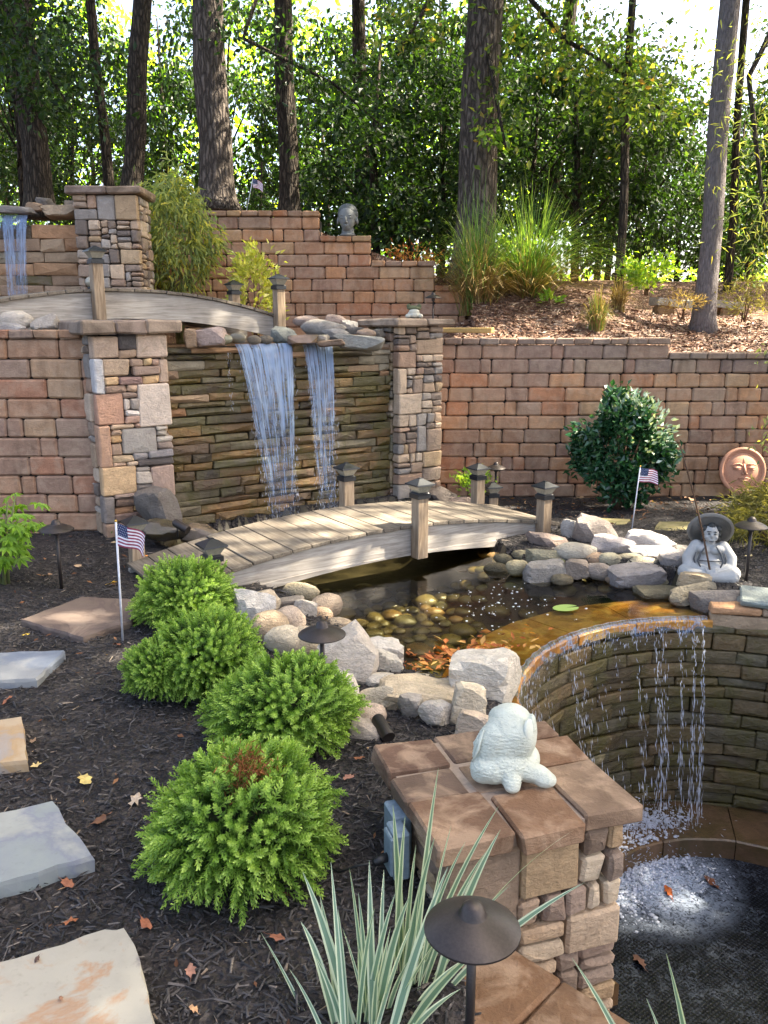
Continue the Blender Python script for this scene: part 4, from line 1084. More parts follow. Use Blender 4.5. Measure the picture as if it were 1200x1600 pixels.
# glass ball lamp left of the upper bridge post
p = PY(142, 441, 8.3); t = thing('globe_light', 'small clear globe light at the foot of the upper stone pier', 'globe light', p)
MB().lathe([(.002, -.05), (.03, -.045), (.05, -.02), (.055, 0), (.048, .028), (.03, .046), (.002, .055)], 18).build('globe', M['lamp_glass'], t, True)
MB().lathe([(.03, -.09), (.034, -.05), (.03, -.04)], 14).build('base', M['black_metal'], t, True)
# short dark lamp post behind the bridge's right end
p = PZ(768, 803, -.08); t = thing('lamp_post', 'short dark lamp post standing behind the bridge, next to the small hooded light', 'lamp post', p)
q = post_part(t, 0, 0, -.05, .17, .085, 'post', .3); MB().box((-.05, -.02, .07), (.035, .05, .2)).build('side_box', M['black_metal'], t)

# ------------------------------------------------------------------ flags
def flag(label, base, H, fw_, fh_, seed, lean=(0, 0), ang=0.0, droop=0.0):
    t = thing('garden_flag', label, 'flag', base, 0, 'small flags on sticks'); top = Vector((lean[0], lean[1], H))
    MB().tube([(0, 0, -.06), top], .0045 if H < .6 else .0055, 10).build('pole', M['white_pole'], t, True)
    MB().lathe([(.001, -.007), (.006, -.004), (.008, 0), (.006, .005), (.001, .008)], 10, c=top).build('finial', M['gold_ball'], t, True)
    NX, NY = 26, 13; v = []; f = []; fm = []; rng = random.Random(seed); ph = rng.uniform(0, 6)
    ca, sa = cos(ang), sin(ang)
    def pt(u, w, off=0.0):   # u along the fly, w down the hoist
        x = u * fw_ * (1 - .12 * u); y = .016 * sin(u * 7 + ph + w * 2.0) * (.3 + u) + off; z = -w * fh_ - droop * fw_ * u ** 1.5 * (1 + .25 * sin(ph + u * 5))
        return (x * ca - y * sa, x * sa + y * ca, z)
    att = top * (1 - .012 / H)
    for j in range(NY + 1):
        for i in range(NX + 1):
            a = pt(i / NX, j / NY); s = att + Vector(a); s += top.normalized() * 0; v.append(s)
    for j in range(NY):
        for i in range(NX):
            q = j * (NX + 1) + i; f.append((q, q + 1, q + NX + 2, q + NX + 1)); fm.append(2 if (i < 11 and j < 7) else (1 if j % 2 == 0 else 0))
    obj('flag_cloth', pymesh('flag_cloth', v, f, True, fm), [M['flag_white'], M['flag_red'], M['flag_blue']], t)
    m = MB()
    for r in range(5):
        for c in range(6 if r % 2 == 0 else 5):
            for off in (-.0012, .0012):
                u = (c + .5 + (.5 if r % 2 else 0)) / 6 * .42; w = (r + .5) / 5 * .53; k = 5; vv = []
                for s in range(10):
                    rr = (.034 if s % 2 == 0 else .016) * .62; aa = s * pi / 5
                    vv.append(att + Vector(pt(u + rr * sin(aa) * fh_ / fw_, w - rr * cos(aa) * 1.0, off)))
                m.add(vv, [tuple(range(10))])
    m.build('star_field', M['flag_white'], t)['kind'] = 'stuff'
    return t
p = PZ(192, 1005, 0); flag('small stars and stripes flag on a white stick by the first dwarf shrub', p, .655, .165, .115, 3, (.01, .0), -.2, .32)
p = PZ(985, 838, -.03); flag('small stars and stripes flag on a stick before the leafy shrub', p, .56, .165, .11, 7, (.04, 0), .1, .14)
p = PY(384, 325, 10.65); flag('small flag leaning on a stick behind the top of the stepped wall', p, .34, .14, .1, 9, (.10, 0), -.1, .35)

# ------------------------------------------------------------------ statues (one continuous voxel-merged body each)
def blob(name, parts, voxel, mat, parent, col, smooth_it=3):
    """parts: (centre, radii, euler) ellipsoids or ('t', points, radii) limbs -> one merged surface"""
    m = MB(); V, F = ico(3); V2, F2 = ico(2)
    for q in parts:
        if q[0] == 't':
            for i in range(len(q[1]) - 1):
                a_, b_ = Vector(q[1][i]), Vector(q[1][i + 1]); k_ = max(3, int((b_ - a_).length / (.3 * min(q[2][i], q[2][i + 1]))))
                for s_ in range(k_ + 1):
                    u_ = s_ / k_; r_ = q[2][i] + (q[2][i + 1] - q[2][i]) * u_; m.add([a_.lerp(b_, u_) + v_ * r_ for v_ in V2], F2)
            continue
        c, r, e = q; from mathutils import Euler
        R_ = Euler(e).to_matrix()
        m.add([Vector(c) + R_ @ Vector((d.x * r[0], d.y * r[1], d.z * r[2])) for d in V], F)
    o = m.build(name, M[mat], None)
    md = o.modifiers.new('r', 'REMESH'); md.mode = 'VOXEL'; md.voxel_size = voxel; md.use_smooth_shade = True
    sm = o.modifiers.new('s', 'SMOOTH'); sm.iterations = smooth_it; sm.factor = .5
    dg = bpy.context.evaluated_depsgraph_get(); me = bpy.data.meshes.new_from_object(o.evaluated_get(dg))
    o.modifiers.clear(); old = o.data; o.data = me; bpy.data.meshes.remove(old)
    me.polygons.foreach_set('use_smooth', [True] * len(me.polygons))
    if parent: o.parent = parent
    o.color = (*col, 1); return o
# carved stone head on the stepped wall
p = PY(543, 366, 10.28); t = thing('head_statue', 'grey stone head with closed eyes on a step of the upper wall', 'statue', (p.x, p.y + .06, 2.60), radians(-8))
k = .01
hd = [((0, 0, .215), (.105, .125, .135), (0, 0, 0)), ((0, -.03, .16), (.088, .09, .105), (0, 0, 0)), ((0, -.055, .085), (.052, .045, .04), (0, 0, 0)), ('t', [(0, .01, 0), (0, .01, .1)], [.082, .066]),
      ((0, 0, .005), (.095, .085, .022), (0, 0, 0)), ((0, -.128, .165), (.014, .022, .04), (.25, 0, 0)), ((-.011, -.130, .138), (.012, .014, .011), (0, 0, 0)), ((.011, -.130, .138), (.012, .014, .011), (0, 0, 0)),
      ((0, -.113, .104), (.03, .014, .008), (0, 0, 0)), ((0, -.109, .091), (.025, .014, .009), (0, 0, 0)), ((-.042, -.104, .188), (.026, .013, .011), (0, 0, .2)), ((.042, -.104, .188), (.026, .013, .011), (0, 0, -.2)),
      ((-.042, -.112, .212), (.034, .010, .006), (0, .18, .25)), ((.042, -.112, .212), (.034, .010, .006), (0, -.18, -.25)), ((-.112, .0, .165), (.016, .032, .045), (0, .1, 0)), ((.112, .0, .165), (.016, .032, .045), (0, -.1, 0)),
      ((0, .03, .275), (.098, .11, .085), (0, 0, 0))]
blob('head', hd, .0055, 'cast_stone', t, S(122, 124, 122), 2)
blob('hair', [((0, .018, .272), (.112, .122, .088), (0, 0, 0)), ((0, .05, .2), (.106, .1, .11), (0, 0, 0)), ((-.09, .03, .235), (.03, .07, .05), (0, 0, 0)), ((.09, .03, .235), (.03, .07, .05), (0, 0, 0))], .005, 'scaly_stone', t, S(92, 96, 96), 2)
# seated fisherman figure with a wide hat
p = PY(1114, 905, 5.22); t = thing('seated_statue', 'grey cast stone figure sitting cross-legged in a wide round hat', 'statue', (p.x, p.y + .10, p.z - .02), radians(-14))
bd = [((0, .02, .10), (.105, .085, .10), (0, 0, 0)), ((0, -.025, .095), (.088, .075, .075), (0, 0, 0)), ((0, .02, .185), (.088, .06, .06), (0, 0, 0)), ((-.042, -.03, .2), (.045, .035, .03), (0, .2, 0)), ((.042, -.03, .2), (.045, .035, .03), (0, -.2, 0)),
      ('t', [(-.082, .01, .21), (-.125, -.01, .135), (-.125, -.04, .085), (-.02, -.11, .082)], [.044, .046, .040, .026]), ('t', [(.082, .01, .21), (.128, -.01, .14), (.128, -.04, .088), (.02, -.11, .082)], [.044, .046, .040, .026]),
      ((-.015, -.118, .08), (.028, .02, .02), (0, 0, 0)), ((.016, -.118, .085), (.026, .02, .02), (0, 0, 0)),
      ('t', [(-.06, 0, .05), (-.145, -.06, .05), (-.12, -.11, .045), (.02, -.135, .04)], [.055, .052, .048, .032]), ('t', [(.06, 0, .05), (.145, -.06, .052), (.13, -.12, .048), (.01, -.15, .042)], [.055, .054, .052, .034]),
      ((0, .015, .035), (.13, .09, .036), (0, 0, 0)), ((0, 0, .25), (.026, .026, .03), (0, 0, 0)), ((0, -.012, .306), (.049, .048, .056), (0, 0, 0)), ((0, -.035, .28), (.041, .026, .028), (0, 0, 0)),
      ((0, -.062, .298), (.010, .010, .012), (0, 0, 0)), ((-.026, -.048, .288), (.016, .012, .012), (0, 0, 0)), ((.026, -.048, .288), (.016, .012, .012), (0, 0, 0)), ((0, -.056, .27), (.019, .008, .005), (0, 0, 0)), ((0, -.05, .258), (.017, .010, .009), (0, 0, 0)),
      ((-.017, -.053, .312), (.010, .006, .005), (0, 0, 0)), ((.017, -.053, .312), (.010, .006, .005), (0, 0, 0)), ((-.018, -.054, .325), (.015, .006, .004), (0, .2, 0)), ((.018, -.054, .325), (.015, .006, .004), (0, -.2, 0))]
# four short fingers on each clasped hand
for s in (-1, 1):
    for i in range(4): bd.append(('t', [(s * .03 - s * i * .009, -.128, .097 - i * .003), (s * .026 - s * i * .009, -.142, .088 - i * .003), (s * .02 - s * i * .009, -.144, .074 - i * .002)], [.006, .0065, .005]))
blob('body', bd, .0042, 'cast_stone', t, S(172, 172, 170), 4)
ht = MB(); ht.lathe([(.140, -.004), (.147, .004), (.140, .016), (.10, .050), (.06, .082), (.03, .10), (.003, .108), (.002, .075), (.05, .058), (.085, .034), (.118, .006), (.130, -.004)], 40)
ho = ht.build('hat', M['cast_stone'], t, sharp=50, col=S(132, 128, 122)); ho.location = (0, .035, .312); ho.rotation_euler = (radians(-62), 0, 0)
m = MB()
for s in (-1, 1):
    m.tube([(s * .03, -.062, .232), (s * .062, -.074, .185), (s * .078, -.088, .135), (s * .06, -.108, .10)], [.004, .007, .007, .004], 8)
    m.tube([(s * .088, -.05, .185), (s * .100, -.062, .14), (s * .088, -.075, .105)], [.003, .006, .003], 8)
m.tube([(-.075, -.075, .135), (0, -.106, .142), (.075, -.075, .135)], [.003, .004, .003], 8)
m.build('robe_fold', M['cast_stone'], t, True, col=S(84, 86, 88))
m = MB(); V, F = ico(2)
for x, z, r in ((-.045, .30, .020), (.045, .30, .020), (-.04, .335, .022), (.04, .335, .022), (0, .352, .026), (-.047, .27, .014), (.047, .27, .014)): m.add([(x + v.x * r, -.004 + v.y * r * 1.4, z + v.z * r) for v in V], F)
m.build('hair', M['cast_stone'], t, True, col=S(58, 60, 60))
m = MB()
for s in (-1, 1): m.add([(s * .018 + v.x * .009, -.0585 + v.y * .005, .312 + v.z * .005) for v in V], F); m.add([(s * .019 + v.x * .015, -.057 + v.y * .005, .327 + v.z * .0035) for v in V], F)
m.add([(v.x * .017, -.060 + v.y * .006, .262 + v.z * .0035) for v in V], F)
m.build('face_line', M['cast_stone'], t, True, col=S(70, 72, 74))
hand_w = Vector((p.x, p.y + .10, p.z - .02)) + Matrix.Rotation(radians(-14), 3, 'Z') @ Vector((0, -.125, .075))
tip = PY(1063, 697, 5.05)
m = MB(); m.tube([hand_w.lerp(tip, q) - hand_w + Vector((.012 * sin(q * 3.1), 0, 0)) for q in (0, .2, .4, .6, .8, 1)], [.0065, .006, .006, .0055, .005, .0045], 8)
for q in (.35, .62, .8): m.tube([hand_w.lerp(tip, q) - hand_w, hand_w.lerp(tip, q) - hand_w + Vector((.02, 0, .012))], [.005, .002], 6)
tag(m.build('fishing_stick', M['twig'], None, True, hand_w), 'long thin brown stick held upright by the seated figure', 'stick')
# animal statue on the foreground pier, seen from behind
b0 = PZ(792, 1222, .252); t = thing('animal_statue', 'pale mint stone animal statue with a scaly back sitting on the foreground pier', 'statue', (b0.x, b0.y + .035, .252), radians(-10))
an = [((-.004, .012, .108), (.067, .062, .122), (-.16, .14, 0)), ((-.034, -.03, .045), (.058, .054, .047), (0, 0, 0)), ((-.004, -.012, .052), (.074, .064, .056), (0, 0, 0)), ((.010, .036, .188), (.053, .050, .045), (0, .2, 0)),
      ((-.032, .0, .110), (.050, .052, .088), (-.1, .28, 0)), ((.02, .012, .13), (.058, .056, .085), (-.15, .1, 0)), ((-.060, .002, .120), (.013, .034, .072), (0, .36, .25)), ((.068, .022, .165), (.010, .030, .050), (0, -.10, 0)), ((-.030, .05, .185), (.02, .03, .03), (0, .4, 0)),
      ('t', [(.03, -.02, .05), (.085, -.025, .034), (.106, -.035, .026)], [.042, .031, .025]), ((.102, -.036, .025), (.031, .028, .025), (0, 0, .1)), ('t', [(.006, -.045, .055), (.018, -.07, .03), (.02, -.082, .022)], [.03, .026, .022]), ((.019, -.078, .022), (.021, .026, .022), (0, 0, 0)),
      ((.045, .03, .05), (.045, .06, .05), (0, 0, 0)), ((-.055, -.04, .03), (.035, .035, .03), (0, 0, 0))]
t.scale = (1.18, 1.12, .96)
an_o = blob('body', an, .0038, 'scaly_stone', t, S(198, 202, 188), 5)
me = an_o.data     # scales on the back as fine relief
for v in me.vertices:
    c = v.co
    if .03 < c.z < .165 and c.x < .06 and c.y < .04:
        s = sin(c.z * 620 + 1.6 * sin(c.x * 480)) * sin(c.x * 560 + c.y * 300); v.co += v.normal * (.0022 * s)
grooves = MB()
for i in range(5):
    y0 = -.046 + i * .016; grooves.tube([(-.086 + .004 * i, y0, .070), (-.083 + .006 * abs(i - 2), y0 + .006, .115), (-.062 + .003 * i, y0 + .014, .166)], [.002, .0042, .002], 7)
grooves.build('ear_fold', M['cast_stone'], t, True, col=S(192, 198, 186))['kind'] = 'stuff'
blob('ear', [((.060, -.002, .158), (.011, .030, .055), (.2, -.1, -.45))], .0035, 'cast_stone', t, S(198, 202, 190), 3)
# frog figure on the narrow pier
p = PY(647, 498, 8.0); t = thing('frog_figure', 'small pale frog figure with a mossy green top on the narrow pier cap', 'figurine', (p.x, p.y + .08, 1.65), .1)
fr = [((0, 0, .035), (.062, .055, .04), (0, 0, 0)), ((0, -.02, .06), (.05, .045, .035), (0, 0, 0)), ((-.055, -.03, .022), (.03, .035, .022), (0, 0, 0)), ((.055, -.03, .022), (.03, .035, .022), (0, 0, 0)), ((0, -.05, .03), (.04, .02, .025), (0, 0, 0))]
blob('body', fr, .005, 'cast_stone', t, S(200, 196, 180), 2)
blob('head', [((0, -.01, .092), (.068, .045, .022), (0, 0, 0)), ((-.05, -.01, .112), (.022, .024, .022), (0, 0, 0)), ((.05, -.01, .112), (.022, .024, .022), (0, 0, 0)), ((0, .01, .108), (.05, .04, .012), (0, 0, 0))], .005, 'cast_stone', t, S(92, 96, 70), 2)
# terracotta face plaque leaning on the long wall
p = PY(1160, 735, 8.26); t = thing('face_plaque', 'round terracotta plaque with a sleeping face, leaning on the long block wall', 'plaque', p, 0); R0 = .232
Mx = Matrix.Rotation(radians(90 - 10), 4, 'X')
d = MB(); d.lathe([(.01, -.02), (R0 - .01, -.02), (R0, -.008), (R0, .012), (R0 - .012, .022), (R0 - .022, .024), (R0 - .034, .018), (R0 - .04, .008), (R0 - .05, .010), (R0 - .056, .004), (R0 * .6, .028), (R0 * .3, .04), (.004, .043)], 56, M=Mx)
d.build('disc', M['terracotta'], t, sharp=50)
dn = MB()
for i in range(44):
    a = 2 * pi * i / 44; v, f = ico(1); dn.add([Vector((cos(a) * (R0 - .046), sin(a) * (R0 - .046), .012)) + q * .006 for q in v], f, M=Mx)
dn.build('rim_bead', M['terracotta'], t, True)['kind'] = 'stuff'
def feat(name, pts, r):
    m = MB(); m.tube(pts, r, 10, M=Mx); m.build(name, M['terracotta'], t, True)
for s in (-1, 1):
    feat('brow', [(s * .018, .050, .045), (s * .05, .066, .047), (s * .09, .062, .044), (s * .135, .042, .034)], [.006, .008, .007, .003])
    feat('eyelid', [(s * .035, .030, .040), (s * .07, .022, .046), (s * .11, .032, .036)], [.010, .019, .007])
    feat('eye_line', [(s * .03, .016, .044), (s * .07, .002, .05), (s * .115, .016, .04)], [.003, .004, .003])
    feat('nostril', [(s * .006, -.032, .058), (s * .026, -.034, .05)], [.013, .010])
feat('nose', [(0, .062, .042), (0, .02, .052), (0, -.028, .064)], [.008, .012, .017])
feat('upper_lip', [(-.06, -.084, .036), (-.02, -.074, .050), (0, -.079, .052), (.02, -.074, .050), (.06, -.084, .036)], [.004, .009, .008, .009, .004])
feat('lower_lip', [(-.05, -.092, .036), (0, -.102, .052), (.05, -.092, .036)], [.004, .011, .004])
feat('brow_crease', [(0, .075, .043), (.002, .125, .032)], [.004, .002])

# ------------------------------------------------------------------ outlet boxes on the pier's mulch side
t = thing('outlet_box', 'blue-grey outdoor power outlet box on the mulch side of the foreground pier', 'outlet box', fgl(.03, .27, .115), fa)
for nm, c, dd in (('back_box', (-.028, .06, .0), (.06, .10, .14)), ('cover', (-.055, -.02, -.02), (.05, .085, .155)), ('cover_lid', (-.084, -.02, -.02), (.012, .07, .13))):
    m = MB(); m.box(c, dd, ch=.006); m.build(nm, M['box_plastic'], t)
m = MB(); m.tube([(-.085, -.02, -.035), (-.135, -.028, -.04)], [.014, .012], 12); m.build('plug', M['cable'], t, True)
q0 = fgl(-.10, .242, .075)
tag(MB().tube([Vector((0, 0, 0)), Vector((-.05, .0, -.01)), Vector((-.11, .03, -.055)), Vector((-.16, .08, -.062)), Vector((-.2, .16, -.06))], .004, 8).build('power_cable', M['cable'], None, True, q0), 'black cable plugged into the outlet box and trailing over the mulch', 'cable')
# timber edging and the flat stone ledge on the upper right bank
a, b = PY(692, 516, 9.0), PY(770, 516, 8.75)
m = MB(); v, f = cbox((b - a).length, .09, .05, .006, .004, random.Random(4)); o = obj('edging_timber', pymesh('edging_timber', v, f), M['timber'], None, ((a + b) / 2) - Vector((0, 0, .0)), atan2(b.y - a.y, b.x - a.x))
tag(o, 'yellowish edging timber lying on the bank right of the narrow pier', 'timber')
t = thing('stone_bench', 'low weathered grey slab bench behind the leaning grey tree', 'bench', Vector((PY(1104, 500, 10.6).x, 10.75, ground_z(PY(1104, 500, 10.6).x, 10.7) + .02)), .06)
m = MB(); n = 18; v = []; f = []
for i in range(n + 1):
    x = -.55 + 1.1 * i / n; y0 = .10 * cos(x * 1.6); 
    for yy, zz in ((-.0, .10), (0, .19), (.32, .20), (.32, .10)): v.append((x, y0 + yy, zz + .012 * sin(x * 9) - .03 * x))
for i in range(n):
    for q in range(4): f.append((i * 4 + q, i * 4 + 4 + q, i * 4 + 4 + (q + 1) % 4, i * 4 + (q + 1) % 4))
f += [(0, 1, 2, 3), tuple(n * 4 + q for q in (3, 2, 1, 0))]; m.add(v, f); m.build('slab', M['rock'], t, col=S(176, 176, 166))
for x in (-.42, .40):
    o = obj('leg', rock_mesh(55 + int(x * 10), 'b'), M['rock'], t, (x, .2, .02), 0, S(150, 124, 92)); o.scale = (.26, .22, .26)
m = None

# ------------------------------------------------------------------ falling water
def fall(label_, s0, s1, b0, b1, z0, z1, out, seed, name='waterfall', frame=None, uvx=1.0):
    """a thin curved sheet from the lip (s0..s1) narrowing to (b0..b1) at the pool"""
    rng = random.Random(seed); NU, NV = 22, 40; v = []; f = []; uv = []
    for j in range(NV + 1):
        q = j / NV; t_ = sqrt(q)
        for i in range(NU + 1):
            u = i / NU; s = (s0 + (s1 - s0) * u) * (1 - q ** .8) + (b0 + (b1 - b0) * u) * q ** .8
            rip = .012 * sin(u * 19 + q * 5 + seed) * q + .008 * sin(u * 43 + seed * 2) + .008 * noise.noise((u * 6, q * 9, seed))
            v.append(frame(s, out * (t_ * .75 + .25 * q) + rip, z0 + .02 * (1 - min(1, q * 12)) + (z1 - z0) * q)); uv.append((u * uvx, q))
    for j in range(NV):
        for i in range(NU): a = j * (NU + 1) + i; f.append((a, a + 1, a + NU + 2, a + NU + 1))
    me = pymesh(name, v, f, True); ul = me.uv_layers.new(name='UVMap')
    for l in me.loops: ul.data[l.index].uv = uv[l.vertex_index]
    return tag(obj(name, me, M['falling_water']), kind='structure')
cf = lambda s, o, z: fw(.58 + s, .12 - o, z)
def s_of(px, t=0.0):   # distance along the cascade where the pixel column meets it
    lo, hi = 0.0, 2.2
    for _ in range(40):
        m_ = (lo + hi) / 2; q = fw(.58 + m_, .12 - t, 1.3); 
        if 600 + FPX * q.x / depth(q) < px: lo = m_
        else: hi = m_
    return lo
def s_of_low(px, t):
    lo, hi = 0.0, 2.2
    for _ in range(40):
        m_ = (lo + hi) / 2; q = fw(.58 + m_, .12 - t, .1)
        if 600 + FPX * q.x / depth(q) < px: lo = m_
        else: hi = m_
    return lo
A = (s_of(368), s_of(456), s_of_low(426, .3), s_of_low(462, .3)); B = (s_of(472), s_of(517), s_of_low(502, .3), s_of_low(524, .3))
fall('', A[0], A[1], A[2], A[3], 1.425, -.08, .30, 3, frame=cf, uvx=1.0)
fall('', B[0], B[1], B[2], B[3], 1.425, -.08, .30, 8, frame=cf, uvx=.55)
uf = lambda s, o, z: Vector((s, 8.80 - o, z))
q0, q1, q2, q3 = (PY(x, 400, 8.75).x for x in (6, 20, 28, 44))
fall('', q0, q1 + .02, q0 + .03, q1 + .06, 2.62, 1.45, .12, 5, frame=uf, uvx=.4); fall('', q2, q3, q2 - .02, q3 - .04, 2.62, 1.45, .12, 6, frame=uf, uvx=.4)
fall('', PY(-40, 400, 8.75).x, PY(45, 400, 8.75).x, PY(-40, 400, 8.75).x, PY(45, 400, 8.75).x, 2.635, 2.50, .05, 9, frame=uf, uvx=2)
def streaks(name, items, mat='water_drop'):
    """items: (centre, direction, half length, radius) -> long droplets"""
    it = items; V = []; F = []
    for c, d, L, r in it:
        d = Vector(d).normalized(); a = d.orthogonal().normalized(); b = d.cross(a); n = len(V); c = Vector(c)
        V += [c - d * L, c + a * r, c + b * r, c - a * r, c - b * r, c + d * L * .8]
        for k in range(4): F += [(n, n + 1 + (k + 1) % 4, n + 1 + k), (n + 5, n + 1 + k, n + 1 + (k + 1) % 4)]
    return tag(obj(name, npmesh(name, [tuple(x) for x in V], F, True), M[mat]), kind='stuff')
rg = random.Random(5); it = []
for (a0_, a1_, b0_, b1_) in (A, B):
    for _ in range(300):
        q = rg.random() ** .55; e = rg.choice((0, 1, rg.random())); s = (a0_ + (a1_ - a0_) * e) * (1 - q) + (b0_ + (b1_ - b0_) * e) * q + rg.gauss(0, .008 + .016 * q)
        o = .30 * (sqrt(q) * .75 + .25 * q) + rg.gauss(0, .01)
        it.append((cf(s, o, 1.42 - 1.5 * q), (((b0_ + b1_) - (a0_ + a1_)) / 2 * UD[0] * .5, -.08, -1), rg.uniform(.008, .026), rg.uniform(.001, .0026)))
for _ in range(50):   # dribble at the mossy overhanging cobble
    q = rg.random(); s = s_of(352); it.append((cf(s + rg.gauss(0, .01), .05 + .05 * q, 1.38 - .5 * q), (0, 0, -1), rg.uniform(.006, .016), .0016))
streaks('falling_drops', it)
# strings of drops from the weir
it = []
WS = [(792, .10, 60), (806, .09, 50), (822, .06, 40), (868, .035, 75), (884, .02, 45), (905, .02, 10), (921, .03, 12), (942, .02, 20), (978, .012, 34), (986, .014, 14), (1014, .018, 70), (1024, .02, 60), (1054, .006, 60), (1076, .012, 75), (1092, .012, 95), (1062, .03, 8)]
for px, wd, n in WS:
    best = min((abs(600 + FPX * q.x / depth(q) - px), a) for a in np.linspace(radians(86), radians(178), 200) for q in [Vector((BC[0] + BR * cos(a), BC[1] + BR * sin(a), WZ))])[1]
    for k in range(int(n * 1.9)):
        q = rg.random(); a = best + rg.gauss(0, wd * (.4 + .9 * q)) / BR; r = BR - .03 - .26 * sqrt(q) + rg.gauss(0, .012)
        L = rg.uniform(.008, .045) * (.5 + q)
        it.append(((BC[0] + r * cos(a), BC[1] + r * sin(a), WZ - .02 - q * 1.24), (rg.gauss(0, .06) - cos(a) * .18, rg.gauss(0, .06) - sin(a) * .18, -1), L, rg.choice([.5, .8, 1.3]) * rg.uniform(.0014, .0030) * (.8 + .5 * q)))
# broken sheet just below the rim
for _ in range(450):
    a = rg.choice([rg.uniform(radians(88), radians(136)), rg.uniform(radians(88), radians(172))]); q = rg.random() ** 2; r = BR - .02 - .06 * q
    it.append(((BC[0] + r * cos(a), BC[1] + r * sin(a), WZ - .006 - q * .13), (rg.gauss(0, .04), rg.gauss(0, .04), -1), rg.uniform(.008, .022), rg.uniform(.001, .0026)))
streaks('weir_drops', it)
def rim_sheet():
    v = []; f = []; uv = []; N = 90
    for i in range(N + 1):
        a = radians(85.5) + radians(88) * i / N
        for j in range(7):
            q = j / 6; r = BR + .012 - .035 * sqrt(q) + .004 * sin(i * 1.3 + q * 3); v.append((BC[0] + r * cos(a), BC[1] + r * sin(a), WZ + .002 - .13 * q * (.7 + .5 * noise.noise((i * .22, 0, 4))))); uv.append((i / N * 4.2, .05 + q * .9))
    for i in range(N):
        for j in range(6): b = i * 7 + j; f.append((b, b + 1, b + 8, b + 7))
    me = pymesh('weir_water', v, f, True); ul = me.uv_layers.new(name='UVMap')
    for l in me.loops: ul.data[l.index].uv = uv[l.vertex_index]
    tag(obj('weir_water', me, M['falling_water']), kind='structure')
rim_sheet()
# splash where the strings land
it = []
for (x, y), n, sp in (((1.50, 4.42), 900, .26), ((1.72, 4.46), 360, .18), ((1.42, 4.12), 800, .24), ((1.78, 4.05), 160, .12), ((1.22, 3.9), 380, .2)):
    for _ in range(int(n * .6)):
        a = rg.uniform(0, 2 * pi); r = abs(rg.gauss(0, sp * .8)); h = abs(rg.gauss(0, .10)) * exp(-r * 2.2)
        X, Y = x + r * cos(a), y + r * sin(a) * .8
        R2 = math.hypot(X - BC[0], Y - BC[1]); 
        if R2 > BR - .03: continue
        base = -1.325 if R2 > .83 else BZ
        it.append(((X, Y, base + .004 + h), (cos(a) * .8, sin(a) * .8 - .3, rg.uniform(-.9, .7)), rg.uniform(.003, .016), rg.uniform(.0008, .0026)))
streaks('splash', it)
V, F = ico(1); VV = []; FF = []; k = 0; rs = np.random.RandomState(15)
for cx_, cy_, sx_, sy_, n_, zb_ in ((1.46, 4.50, .13, .05, 420, -1.326), (1.66, 4.56, .10, .04, 160, -1.326), (1.46, 4.20, .16, .12, 620, BZ), (1.30, 4.0, .12, .10, 260, BZ), (1.62, 4.30, .09, .05, 160, BZ)):
    for _ in range(n_):
        x, y = rs.normal(cx_, sx_), rs.normal(cy_, sy_); R2 = math.hypot(x - BC[0], y - BC[1])
        if R2 > BR - .04: continue
        z = -1.326 if R2 > .83 else BZ; r = rs.uniform(.0025, .009) * rs.choice([.7, 1, 1.3]); z += abs(rs.normal(0, .012))
        VV += [(x + v.x * r * 1.3, y + v.y * r * 1.3, z + v.z * r * .8) for v in V]; FF += [tuple(j + k for j in q) for q in F]; k += len(V)
tag(obj('froth', pymesh('froth', VV, FF, True), M['water_drop']), kind='stuff')

# ------------------------------------------------------------------ plants
NR = np.random.RandomState(4)
def unit(a): return a / (np.linalg.norm(a, axis=-1, keepdims=True) + 1e-9)
def leaves(pos, d, up, L, W, fold=.25, curl=.0):
    """two-triangle-per-side leaves folded on the midrib: base, left, tip, right, middle"""
    pos, d, up = (np.asarray(q, float) for q in (pos, d, up)); d = unit(d); s = unit(np.cross(d, up)); n = unit(np.cross(s, d))
    L = np.broadcast_to(np.asarray(L, float), (len(pos),))[:, None]; W = np.broadcast_to(np.asarray(W, float), (len(pos),))[:, None]
    mid_ = pos + d * L * .45 + n * W * .0
    P = np.stack([pos, mid_ - s * W * .5 + n * W * fold, pos + d * L - n * L * curl, mid_ + s * W * .5 + n * W * fold], 1)
    F = np.array([[0, 1, 2], [0, 2, 3]])
    V = P.reshape(-1, 3); N = len(pos); FF = (F[None] + (np.arange(N) * 4)[:, None, None]).reshape(-1, 3)
    return V, FF
def cat(parts):
    V = []; F = []; n = 0
    for v, f in parts: V.append(v); F.append(f + n); n += len(v)
    return np.concatenate(V), np.concatenate(F)
def rand_dir(n, rs, zb=0.0):
    d = rs.normal(size=(n, 3)); d[:, 2] += zb; return unit(d)

